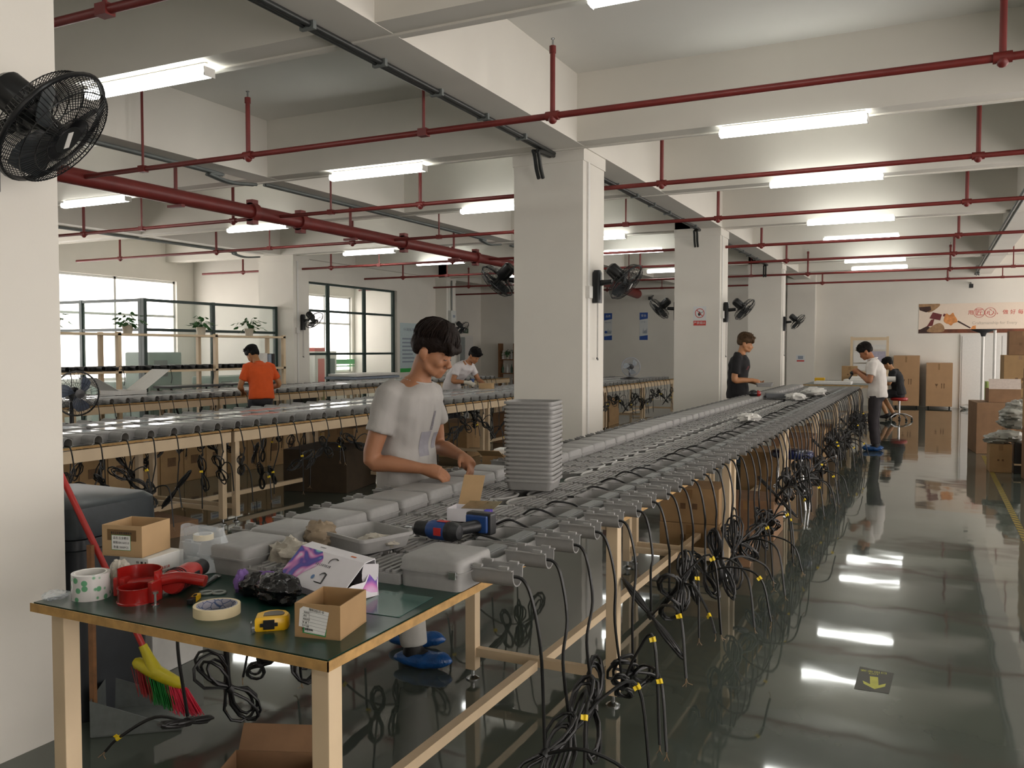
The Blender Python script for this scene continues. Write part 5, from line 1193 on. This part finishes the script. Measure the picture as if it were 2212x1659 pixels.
F = face_M((-3.40, 25.297, 1.2), (1, 0, 0), (0, 0, 1)); t = sheet('wall_notice', 'small white notice low on the far wall pillar', 'notice', F, .24, .2, pwhite); MB().box((.02, .01, .004), (.22, .05, .006), M=F).build('red_band', sred, t); MB().box((.05, .08, .004), (.19, .17, .006), M=F).build('picture', pgrey, t)
# double door with panels on the far wall
dr = struct(MB().box((.72, 25.56, 0), (2.6, 25.6, 1.95)).build('door_2', whitep))
for i in range(4): MB().box((.76+.46*i, 25.545, .05), (1.18+.46*i, 25.56, 1.9)).build('door_panel', whitep, dr, bevel=.004)
# cameras, box on the rear column
for i, p in enumerate(((.93, 25.3, 3.2), (-7.66, 25.3, 3.1))):
    t = thing('security_camera', 'small black security camera high on the far wall %s' % ('above the banner', 'above the posters')[i], 'camera', p); MB().box((-.05, -.08, -.05), (.05, .08, .05)).build('body', blackp, t, bevel=.01); MB().cyl((0, .05, .04), (0, .295, .1), .02, n=8).build('bracket', blackp, t); MB().cyl((0, -.09, 0), (0, -.08, 0), .03, n=12).build('lens', ink, t)
t = thing('junction_box', 'grey junction box with cable drop on the rear column', 'junction box', (-11.94, 20.62, 2.45)); MB().box((-.01, -.14, -.17), (.1, .14, .17)).build('body', mat('jbox', 'c4c6c2', .5), t, bevel=.01); MB().box((.1, -.06, -.02), (.104, .06, .05)).build('plate', pgrey, t); MB().cyl((.03, 0, .17), (.03, 0, 1.0), .02, n=8).build('conduit', grey_pipe, t)
# ================================================================== cartons
rngc = random.Random(77)
labm = white_paper
for k in range(15):
    y = 4.9+.345*k; h = .56+.01*(k % 3)
    t = thing('shipping_carton', 'tall brown carton with white top label behind the middle benches, %s from the broom' % ordinal(k+1), 'carton', (-8.25, y, 0), 0, 'labelled cartons behind the middle benches')
    MB().box((0, 0, 0), (.4, .335, h)).build('body', cardb if k % 4 else cardb_l, t, bevel=.005)
    l = MB().box((.4, .05+.03*(k % 2), h-.14), (.402, .24+.03*(k % 2), h-.05)).build('label', labm, t)
    for i in range(2): MB().box((.402, .07+.03*(k % 2), h-.125+.04*i), (.4025, .22+.03*(k % 2), h-.11+.04*i)).build('label_line', pblue if i else ink, l)
    MB().box((.4, .1, .2), (.4015, .22, .3)).build('print', print_m, t)
CART = [('large dark brown carton under the middle bench behind the young man', -6.35, 7.3, 0, 12, .75, .8, .46, 'dk'), ('small brown carton on the dark carton under the middle bench', -6.5, 8.2, 0, 6, .4, .5, .62, 'm'),
        ('brown carton under the middle bench beside the first leg', -6.5, 4.3, 0, 5, .5, .4, .32, 'd'), ('flattened brown carton under the middle bench near the bin', -6.2, 4.9, 0, -10, .6, .5, .12, 'd'),
        ('brown carton under the middle bench below the far fan', -6.5, 14.8, 0, 0, .6, .7, .5, 'd'), ('light carton under the middle bench near the second column', -6.4, 16.3, 0, 4, .6, .8, .55, 'm'), ('brown carton under the middle bench beyond the near column', -6.5, 12.6, 0, 3, .6, .9, .5, 'd'), ('light carton under the middle bench beside the drill worker', -6.5, 10.6, 0, 3, .6, .8, .5, 'm'),
        ('brown carton on the floor below the rear bench near the black fan', -10.3, 7.6, 0, 0, .6, .7, .5, 'm'), ('brown carton below the rear bench left of the orange shirt', -10.3, 8.6, 0, 3, .6, .9, .48, 'd'), ('brown carton below the rear bench under the orange shirt', -10.3, 10.0, 0, 0, .6, .8, .4, 'd'), ('white carton below the rear bench right of the orange shirt', -10.2, 11.2, 0, 0, .6, .9, .5, 'w'), ('white carton below the rear bench before the glass wall', -10.2, 13.4, 0, 0, .6, .9, .5, 'w'),
        ('lower brown carton of the pair under the second front bench', -1.86, 6.42, 0, 4, .46, .42, .22, 'm'), ('upper brown carton of the pair under the second front bench', -1.86, 6.43, .222, 3, .45, .42, .27, 'm'),
        ('small orange brown carton on the floor beside the bench leg', -1.36, 6.13, 0, 6, .24, .3, .2, 'd'), ('brown carton below the front bench before the blue stool', -1.55, 7.1, 0, 0, .44, .5, .32, 'd'), ('brown carton behind the blue stool', -1.75, 9.0, 0, 0, .5, .6, .5, 'm'), ('carton under the front bench beyond the blue stool', -1.6, 10.0, 0, 0, .42, .7, .56, 'd'), ('carton under the front bench below the white rag', -1.65, 11.5, 0, 2, .45, .8, .5, 'm'), ('carton under the far end of the front bench', -1.65, 13.0, 0, 2, .45, .8, .42, 'd'),
        ('big brown carton with dark print beside the aisle, under the open box', .64, 14.45, 0, 6, .95, .8, .76, 'd'), ('small carton under the grey plastic bags by the hazard tape', .70, 12.35, 0, 3, .25, .3, .36, 'm'),
        ('lowest carton of the tall stack at the picture edge', 1.06, 11.4, 0, 4, .5, .6, .62, 'd'), ('second carton of the tall stack at the picture edge', 1.04, 11.42, .622, 2, .5, .6, .5, 'm'), ('third carton of the tall stack at the picture edge', 1.07, 11.4, 1.124, 5, .48, .6, .2, 'd'), ('fourth carton of the tall stack at the picture edge', 1.05, 11.45, 1.326, 3, .48, .55, .4, 'm'), ('top carton with dark print of the tall stack at the picture edge', 1.08, 11.45, 1.728, 4, .46, .55, .2, 'dk'),
        ('lowest carton of the rear stack behind the green chair', 1.15, 17.4, 0, 0, .6, .6, .7, 'd'), ('middle carton of the rear stack behind the green chair', 1.18, 17.42, .702, 3, .5, .5, .75, 'm'), ('top carton of the rear stack behind the green chair', 1.25, 17.45, 1.454, 0, .45, .45, .42, 'd'),
        ('carton on the far work table beside the polo shirt man', -1.72, 19.9, .86, 4, .32, .3, .33, 'm')]
cm = dict(m=cardb, d=cardb_d, dk=mat('dark_carton', '3f3222', .8, var=.15, scale=8), w=mat('white_carton', 'bfc2bd', .7, var=.05))
for lb, x, y, z, a, w, d, h, mm in CART: closed_carton('shipping_carton', lb, x, y, z, a, w, d, h, cm[mm], cat='carton', sign=mm != 'dk')
# tall cartons on castors by the far wall
for lb, x, w, h in (('taller brown carton on castors by the far wall', -.87, .63, 1.33), ('shorter brown carton on castors by the far wall', -.08, .62, 1.14)):
    t = thing('tall_carton', lb, 'carton', (x, 25.0, 0)); MB().box((0, 0, .06), (w, .5, h+.06)).build('body', mat('tall_carton', 'a98662', .8, var=.05, scale=4), t, bevel=.006)
    MB().box((w*.45, -.002, h-.12), (w*.52, 0, h+.04)).build('tape', tape_m, t)
    mb = MB(); mb.add([(w*.34, -.002, h*.57), (w*.46, -.002, h*.57), (w*.42, -.002, h*.52), (w*.38, -.002, h*.52)], [(0,1,2,3)]); mb.box((w*.395, -.002, h*.47), (w*.405, -.001, h*.52)); mb.build('fragile_print', print_m, t)
    mb = MB()
    for q in range(2): mb.box((w*(.58+.09*q), -.002, h*.47), (w*(.61+.09*q), -.001, h*.57)); mb.add([(w*(.565+.09*q), -.002, h*.56), (w*(.625+.09*q), -.002, h*.56), (w*(.595+.09*q), -.002, h*.59)], [(0,1,2)])
    mb.build('upward_print', print_m, t)
    for cx in (.06, w-.06):
        for cy in (.06, .44): MB().cyl((cx-.015, cy, .03), (cx+.015, cy, .03), .03, n=12).build('castor', blackp, t)
# open carton with pale flap on the big carton
b7 = open_carton('open_carton', 'open carton with pale flap on top of the big aisle carton', .80, 14.6, .762, 4, .42, .4, .2, cardb_d); MB().box((0, 0, 0), (.42, .003, .16)).build('carton_flap', mat('pale_flap', 'b9aca2', .7), b7, loc=(0, 0, .2), rot=(R(-20), 0, 0)); MB().box((0, 0, 0), (.003, .38, .12)).build('carton_flap', cardb, b7, loc=(.42, 0, .2), rot=(0, R(40), 0))
# green chair
t = thing('office_chair', 'pale green mesh chair back behind the open carton', 'chair', (.86, 16.2, 0), R(90))
gm2 = mat('chair_green', '8fa05a', .7, var=.1, scale=30)
mb = MB(); mb.loft([ring(rrect(.42, .05, .02, 3), .62), ring(rrect(.46, .05, .02, 3), .9), ring(rrect(.4, .05, .02, 3), 1.02)]); mb.build('backrest', gm2, t, smooth=40)
MB().loft([ring(rrect(.46, .46, .08, 4, 0, -.25), .44), ring(rrect(.46, .46, .08, 4, 0, -.25), .5)]).build('seat', blackp, t, smooth=40)
for sx in (-1, 1): MB().tube(spline([(.25*sx, 0, .48), (.26*sx, -.02, .68), (.26*sx, -.2, .7), (.25*sx, -.3, .5)], 4), .016, 8).build('armrest', blackp, t, smooth=60)
MB().cyl((0, -.25, .08), (0, -.25, .44), .03, n=12).build('gas_lift', blackp, t)
for q in range(5): a = 2*PI*q/5; l = MB().cyl((0, -.25, .1), (.28*math.cos(a), -.25+.28*math.sin(a), .06), .018, n=8).build('leg', blackp, t); MB().ell((.28*math.cos(a), -.25+.28*math.sin(a), .03), (.03, .03, .03), 10, 6).build('castor', blackp, l, smooth=40)
# pile of grey plastic bags
gb = mat('grey_plastic_bags', '9b9c94', .3, var=.2, scale=9, bump=.7, bscale=14)
for i, (x, y, z, r) in enumerate(((.78, 12.48, .365, (.14, .15, .07)), (.92, 12.5, .40, (.16, .17, .08)), (1.0, 12.75, .55, (.17, .2, .1)), (.95, 12.62, .68, (.14, .16, .07)), (1.03, 12.8, .75, (.13, .16, .09)))):
    crumple('plastic_bag', 'crumpled grey plastic bag in the pile by the aisle, %s' % ('lowest on the small carton', 'second from below', 'middle of the pile', 'fourth from below', 'topmost of the pile')[i], 'plastic bag', (x, y, z-r[2]*.2), r, gb, 60+i, .3, 26, 16)
t = thing('black_crate', 'black plastic crate under the grey bags', 'crate', (.97, 12.35, 0)); MB().box((0, 0, .0), (.3, .5, .1)).build('base', blackp, t, bevel=.005); MB().box((0, 0, .12), (.3, .5, .38)).build('bin', blackp, t, bevel=.01); MB().box((.0, .0, .1), (.28, .48, .12)).build('lip', cream, t)
# squeegees standing upside down against the rear
for i, (x, y, zt) in enumerate(((1.17, 24.0, 1.95), (1.3, 22.0, 1.95))):
    t = thing('floor_squeegee', 'white pole with black flared head standing by the far wall' if i == 0 else 'plain white pole standing beside the rear cartons', 'squeegee', (x, y, 0))
    MB().cyl((0, 0, 0), (0, 0, zt), .03, n=12).build('pole', whitep, t, smooth=50)
    if i == 0: MB().loft([ring(rrect(.09, .06, .02, 3), zt-.08), ring(rrect(.14, .07, .02, 3), zt+.0), ring(rrect(.5, .06, .02, 3), zt+.07), ring(rrect(.58, .05, .02, 3), zt+.1)]).build('head', blackp, t, smooth=40)
    else: MB().cyl((0, 0, zt), (0, 0, zt+.03), .034, n=12).build('cap', whitep, t)
crumple('plastic_bag', 'small white crumpled bag on the floor by the far wall', 'plastic bag', (.9, 25.1, 0), (.16, .12, .07), ragm, 91)
# ================================================================== far end table, frame, stools
bench('white topped table beyond the man in the polo shirt', -2.3, -1.0, 18.05, 20.9, .85)
t = thing('board_frame', 'cream wooden frame with white boards against the far wall', 'frame', (-1.95, 25.0, 0))
for x in (0, .9): MB().box((x, 0, 0), (x+.06, .06, 1.9)).build('post', cream, t)
MB().box((.06, 0, 1.8), (.9, .06, 1.88)).build('rail', cream, t); MB().box((.06, 0, .9), (.9, .06, .96)).build('rail', cream, t)
for i, (x0, x1, z0, z1, m) in enumerate(((.08, .88, 1.55, 1.68, whitep), (.5, .88, 1.2, 1.5, mat('lilac_board', 'a9a4b4', .5)), (.08, .46, 1.2, 1.5, whitep), (.08, .88, .98, 1.16, whitep))): MB().box((x0, .015, z0), (x1, .04, z1)).build('board', m, t)
for lb, x, y, z, w, d, h, m in (('yellow box on the far table', -2.2, 18.4, .85, .2, .14, .1, tmm), ('white foam sheet on the far table', -2.1, 18.2, .85, .7, .5, .06, whitep), ('second white foam sheet on the far table', -1.6, 18.9, .85, .5, .6, .08, whitep)):
    tag(MB().box((0, 0, 0), (w, d, h)).build('foam_sheet' if 'foam' in lb else 'yellow_box', m, loc=(x, y if 'yellow' not in lb else 19.2, z), bevel=.008), lb, 'foam' if 'foam' in lb else 'box')
tag(MB().tube([(0, 0, 0), (.9, .1, 0)], .06, 14).build('film_roll', whitep, loc=(-1.55, 19.9, .915), smooth=40), 'white roll of film lying on the far table end', 'film roll')
def stool(label, x, y, zs, m, star, r=.17):
    t = thing('stool', label, 'stool', (x, y, 0))
    mb = MB(); mb.lathe([(0, zs-.07), (r*.9, zs-.07), (r, zs-.05), (r, zs-.015), (r*.92, zs), (0, zs+.004)], 28); mb.build('seat', m, t, smooth=45)
    if star:
        MB().cyl((0, 0, .12), (0, 0, zs-.07), .025, n=14).build('post', steel, t, smooth=40)
        for q in range(5):
            a = 2*PI*q/5+.3; l = MB().tube(spline([(0, 0, .14), (.14*math.cos(a), .14*math.sin(a), .13), (.27*math.cos(a), .27*math.sin(a), .07)], 3), .014, 8).build('leg', steel, t, smooth=50); MB().ell((.27*math.cos(a), .27*math.sin(a), .03), (.028, .028, .03), 10, 6).build('castor', blackp, l, smooth=40)
    else:
        for q in range(4):
            a = PI/4+PI/2*q; MB().cyl((r*.7*math.cos(a), r*.7*math.sin(a), zs-.06), (r*1.05*math.cos(a), r*1.05*math.sin(a), 0), .013, n=10).build('leg', steel, t, smooth=40)
        MB().tube([(r*.9*math.cos(2*PI*j/24), r*.9*math.sin(2*PI*j/24), .2) for j in range(24)], .009, 6, closed=True).build('foot_ring', steel, t, smooth=50)
    return t
stool('dark blue round stool tucked under the front bench', -1.2, 8.75, .56, mat('stool_blue', '141e4a', .25, var=.1, coat=.3), False, .2)
stool('red topped swivel stool with chrome legs under the seated man', -.59, 20.6, .5, mat('stool_red', '9c1f1c', .35), True, .18)
# ================================================================== pedestal fans
def stand_fan(label, loc, rz, zc, rad, frame_m, blade, base=True, wires=30):
    t = thing('pedestal_fan', label, 'fan', loc, R(rz)); G = Matrix.Translation((0, 0, zc)) @ Matrix.Rotation(R(90), 4, 'Y')
    for nm, sg in (('rear_guard', -1), ('front_guard', 1)):
        mb = MB()
        for q in range(wires):
            a = 2*PI*q/wires; c, s = math.cos(a), math.sin(a)
            mb.tube([(r*c, r*s, z) for r, z in ((.05, sg*.07), (rad*.6, sg*.07), (rad*.9, sg*.05), (rad, sg*.005))], .002, 3, caps=False, M=G)
        for r, z in ((rad*.5, sg*.07), (rad*.8, sg*.06)): mb.tube([(r*math.cos(2*PI*j/28), r*math.sin(2*PI*j/28), z) for j in range(28)], .002, 3, closed=True, M=G)
        mb.build(nm, frame_m, t)
    MB().tube([(rad*math.cos(2*PI*j/36), rad*math.sin(2*PI*j/36), 0) for j in range(36)], .01, 6, closed=True, M=G).build('guard_rim', frame_m, t, smooth=60)
    MB().lathe([(0, -.2), (.05, -.2), (.07, -.17), (.07, -.06), (0, -.06)], 18, M=G).build('motor', blackp, t, smooth=40)
    MB().lathe([(0, .075), (.05, .072), (.05, .06)], 18, M=G).build('badge', blackp, t, smooth=40)
    for q in range(3):
        rows = []
        for u in range(5):
            r = .03+(rad*.85-.03)*u/4; w = (.6, .95, 1.05, .95, .6)[u]; top = []; bot = []
            for vv in range(5): a = (vv/4-.5)*w+.1*u; z = (vv/4-.5)*.05; top.append((r*math.cos(a), r*math.sin(a), z+.0015)); bot.append((r*math.cos(a), r*math.sin(a), z-.0015))
            rows.append(top+bot[::-1])
        MB().loft(rows, M=G @ Matrix.Rotation(2*PI*q/3, 4, 'Z')).build('blade', blade, t, smooth=50)
    MB().cyl((-.13, 0, .03), (-.13, 0, zc-.04), .022, n=12).build('pole', blackp, t, smooth=40)
    if base: MB().lathe([(0, 0), (.2, 0), (.2, .015), (.06, .04), (0, .045)], 28, M=Matrix.Translation((-.13, 0, 0))).build('base', blackp, t, smooth=40)
    return t
stand_fan('black pedestal fan standing between middle and rear benches by the column edge', (-8.35, 6.3, 0), -12, 1.07, .24, blackp, mat('fan_blade_blue', '5a6578', .3, alpha=.8))
stand_fan('pale pedestal fan on the middle bench in front of the posters', (-5.75, 17.6, BZ+.072), -60, .0+.26, .2, mat('fan_pale', 'a9adb5', .4), mat('fan_blade_pale', 'b9c0c8', .3, alpha=.7))
# ================================================================== rack with plants
t = rack = thing('storage_rack', 'cream slatted rack with plants on top behind the rear bench', 'rack', (-11.5, 0, 0))
for y in (7.6, 9.1, 11.07, 12.8):
    for x in (0, .4): MB().box((x-.03, y-.03, 0), (x+.03, y+.03, 1.82)).build('post', cream, t)
for z in (.62, 1.22, 1.80):
    MB().box((-.03, 7.6, z-.035), (.43, 12.83, z)).build('shelf', cream, t)
blk_fx = mat('black_casting', '1d2022', .45, var=.1)
me = ME_FB.copy(); me.materials.clear(); me.materials.append(blk_fx); mg = ME_FG.copy()
for k in range(15):
    y = 7.9+.30*k
    o = thing('street_lamp', 'black finished street lamp on the rack shelf, %s from the front' % ordinal(k+1), 'street lamp', (-11.06, y, 1.222), R(rng.uniform(-4, 4)), 'black lamps on the rack')
    link('body', me, o); link('lens_glass', mg, o); mb = MB(); trough(mb, XC-.004, 0, False, .038, .04); mb.build('pole_clamp', blk_fx, o)
    if k % 3 == 1: MB().tube(spline([(-.02, 0, .03), (.03, .02, 0), (.05, .03, -.12), (.04, .02, -.22)], 4), .006, 6).build('cable', black, o)
leafm = mat('leaf_green', '2c5a2a', .45, var=.35, scale=14); potm = mat('pot_white', 'bfb9aa', .5, var=.05)
def leaf_mesh():
    pts = [(0, 0), (.02, .028), (.055, .032), (.085, .015), (.1, 0), (.085, -.015), (.055, -.032), (.02, -.028)]
    mb = MB(); vs = [(x, y, -.02*x/.1-.3*abs(y)) for x, y in pts]; vs2 = [(x, y, z+.0012) for x, y, z in vs]
    mb.loft([vs, vs2]); return mb.mesh('leaf', leafm, smooth=60)
ME_LEAF = leaf_mesh()
def plant(label, x, y, z, n, spread, seed):
    t = thing('potted_plant', label, 'plant', (x, y, z)); r = random.Random(seed)
    MB().lathe([(0, 0), (.065, 0), (.085, .13), (.09, .135), (.08, .135), (.075, .11), (0, .11)], 22).build('pot', potm, t, smooth=40)
    MB().lathe([(.074, .105), (0, .112)], 18).build('soil', mat('soil', '2e241a', .9, var=.2), t)
    for i in range(n):
        a = r.uniform(0, 6.28); e = r.uniform(.2, 1.3); L = r.uniform(.08, .26)*spread; tip = Vector((math.cos(a)*math.cos(e)*L, math.sin(a)*math.cos(e)*L, .11+math.sin(e)*L*.9-.02*r.random()))
        s = MB().tube(spline([(0, 0, .1), (tip.x*.4, tip.y*.4, .11+(tip.z-.11)*.75), tip], 3), .0025, 5).build('stem', leafm, t)
        l = link('leaf', ME_LEAF, s, tip, (r.uniform(-.4, .4), r.uniform(-.2, .7), a+r.uniform(-.5, .5))); k = r.uniform(.7, 1.25); l.scale = (k, k, k)
for i, y in enumerate((8.05, 9.42, 10.92, 12.08)):
    plant('leafy potted plant on the rack, %s' % ('cut off by the nearest column', 'in front of the bright window', 'third along', 'nearest the column')[i], -11.28, y, 1.80, (34, 40, 40, 36)[i], 1.15, 200+i)
# small things on the rack end
for lb, y, z, d, w, h, m in (('white file box on the rack end', 12.35, 1.222, .2, .12, .26, whitep), ('grey file box on the rack end', 12.5, 1.222, .2, .08, .24, pgrey), ('dark file box on the rack end', 12.6, 1.222, .2, .07, .25, blackp), ('white carton on the lower rack shelf', 12.2, .62, .25, .3, .2, whitep)):
    tag(MB().box((0, 0, 0), (d, w, h)).build('file_box', m, loc=(-11.4, y, z), bevel=.004), lb, 'file box')
# open white carton with long flaps on the rear bench
b8 = open_carton('open_carton', 'white open carton with long raised flaps on the rear bench', -10.45, 8.25, BZ+.072, 0, .4, .45, .06, whitep)
MB().box((0, 0, 0), (.38, .004, .55)).build('carton_flap', whitep, b8, loc=(0, .43, .05), rot=(R(-58), 0, 0)); MB().box((0, 0, 0), (.38, .004, .42)).build('carton_flap', whitep, b8, loc=(0, .02, .05), rot=(R(62), 0, 0))
# dark folding tables behind the rear bench
for i, y in enumerate((6.9, 9.95, 11.3)):
    t = thing('black_trestle', 'black trestle table with slanted legs behind the rear bench, %s' % ('by the black fan', 'left of the orange shirt', 'behind the orange shirt')[i], 'table', (-11.15, y, 0), 0, 'black trestle tables')
    MB().box((-.2, 0, .92), (.2, 1.15, .955)).build('tabletop', blackp, t)
    for yy, s in ((.05, 1), (1.1, -1)):
        for x in (-.15, .15): MB().cyl((x, yy, .92), (x, yy+s*.3, .0), .018, n=8).build('leg', blackp, t)
# stacked panels beside the column
for i in range(5):
    tag(MB().box((0, 0, 0), (.75, 2.3-.15*i, .05)).build('stacked_panel', pgrey if i % 2 else whitep, loc=(-11.85+.02*i, 14.9+.1*(i % 3), .72+.062*i), rot=(0, 0, R(.6*i))), 'flat grey board in the stack before the tall glass wall, %s' % ('lowest', 'second from below', 'middle', 'fourth from below', 'topmost')[i], 'board', 'stacked boards')
bench('low cream bench under the stacked boards', -11.9, -11.05, 14.75, 17.3, .715)
# equipment inside the glazed room
mg2 = mat('machine_grey', '5e7468', .5, var=.1, scale=3)
for lb, lo, hi in (('tall grey green cabinet behind the glass partition', (-13.5, 11.2, 0), (-12.85, 11.95, 1.5)), ('large grey green machine behind the glass partition', (-14.2, 11.0, 0), (-13.55, 12.6, .95)), ('low grey machine near the end of the glass partition', (-13.6, 12.9, 0), (-12.9, 14.3, 1.0))):
    t = thing('machine_cabinet', lb, 'machine'); MB().box(lo, hi).build('body', mg2, t, bevel=.03); MB().box((hi[0], lo[1]+.08, .1), (hi[0]+.01, hi[1]-.08, hi[2]*.6)).build('door', mg2, t, bevel=.003); MB().box((hi[0], lo[1]+.1, hi[2]*.7), (hi[0]+.012, lo[1]+.4, hi[2]*.9)).build('panel', ink, t)
t = thing('white_cabinet', 'white cabinet with dark window seen through the tall glass wall', 'cabinet', (-15.45, 18.55, 0)); MB().box((0, 0, 0), (.45, .95, 1.5)).build('body', whitep, t, bevel=.01)
for y in (.06, .52): dd = MB().box((.45, y, .1), (.465, y+.38, 1.42)).build('door', whitep, t, bevel=.004); MB().box((.465, y+.05, .6), (.47, y+.33, 1.3)).build('window', ink if y > .3 else sred, dd)
MB().box((.1, .05, 1.5), (.4, .5, 1.6)).build('red_box', sred, t)
# shelf of bottles and greenery by the rear wall
t = thing('plant_stand', 'wooden stand of bottles and greenery by the rear wall', 'stand', (-12.75, 25.1, 0))
for x in (0, .55): MB().box((x, 0, 0), (x+.04, .3, 1.75)).build('post', MATS['stick_wood'], t)
for z in (.3, .75, 1.2): MB().box((.04, 0, z), (.55, .3, z+.03)).build('shelf', MATS['stick_wood'], t)
for i in range(9):
    o = MB().lathe([(0, 0), (.04, 0), (.042, .16), (.015, .22), (.015, .28), (0, .28)], 12).build('bottle', mat('bottle_green', '3c5a44', .3) if i % 2 else whitep, loc=(-12.62+.16*(i % 3), 25.2, .335+.45*(i//3)), smooth=40); tag(o, 'small bottle on the wooden stand by the rear wall', 'bottle', 'bottles on the rear stand')
plant('bushy green plant on top of the rear wooden stand', -12.45, 25.22, 1.235, 30, 1.1, 333)
# green numeric display under the rear bench
t = thing('power_tester', 'black tester with glowing green digits under the rear bench', 'tester', (-9.95, 11.7, .50)); MB().box((0, 0, 0), (.2, .5, .25)).build('body', blackp, t, bevel=.008)
ge = mat('green_digits', (.05, .9, .25), .5, var=0, emit=3); F = face_M((.201, .06, .06), (0, 1, 0), (0, 0, 1)); text_mesh('88.8', .14, ge, 'digits', .001, 'LEFT', t, F)
t2 = MB().box((-10.0, 11.4, .47), (-9.6, 12.5, .50)).build('shelf_board', wood_edge); tag(t2, 'small shelf board carrying the green digit tester', 'shelf')
for yy in (11.45, 12.4): MB().box((-9.98, yy, 0), (-9.62, yy+.04, .47)).build('support', cream, t2)
# white boxes on the middle bench beside the worker
closed_carton('parts_box', 'small brown parts box in front of the drill worker', -6.55, 12.2, BZ+.072, 8, .22, .14, .09, cardb_l, tape=False, sign=False)
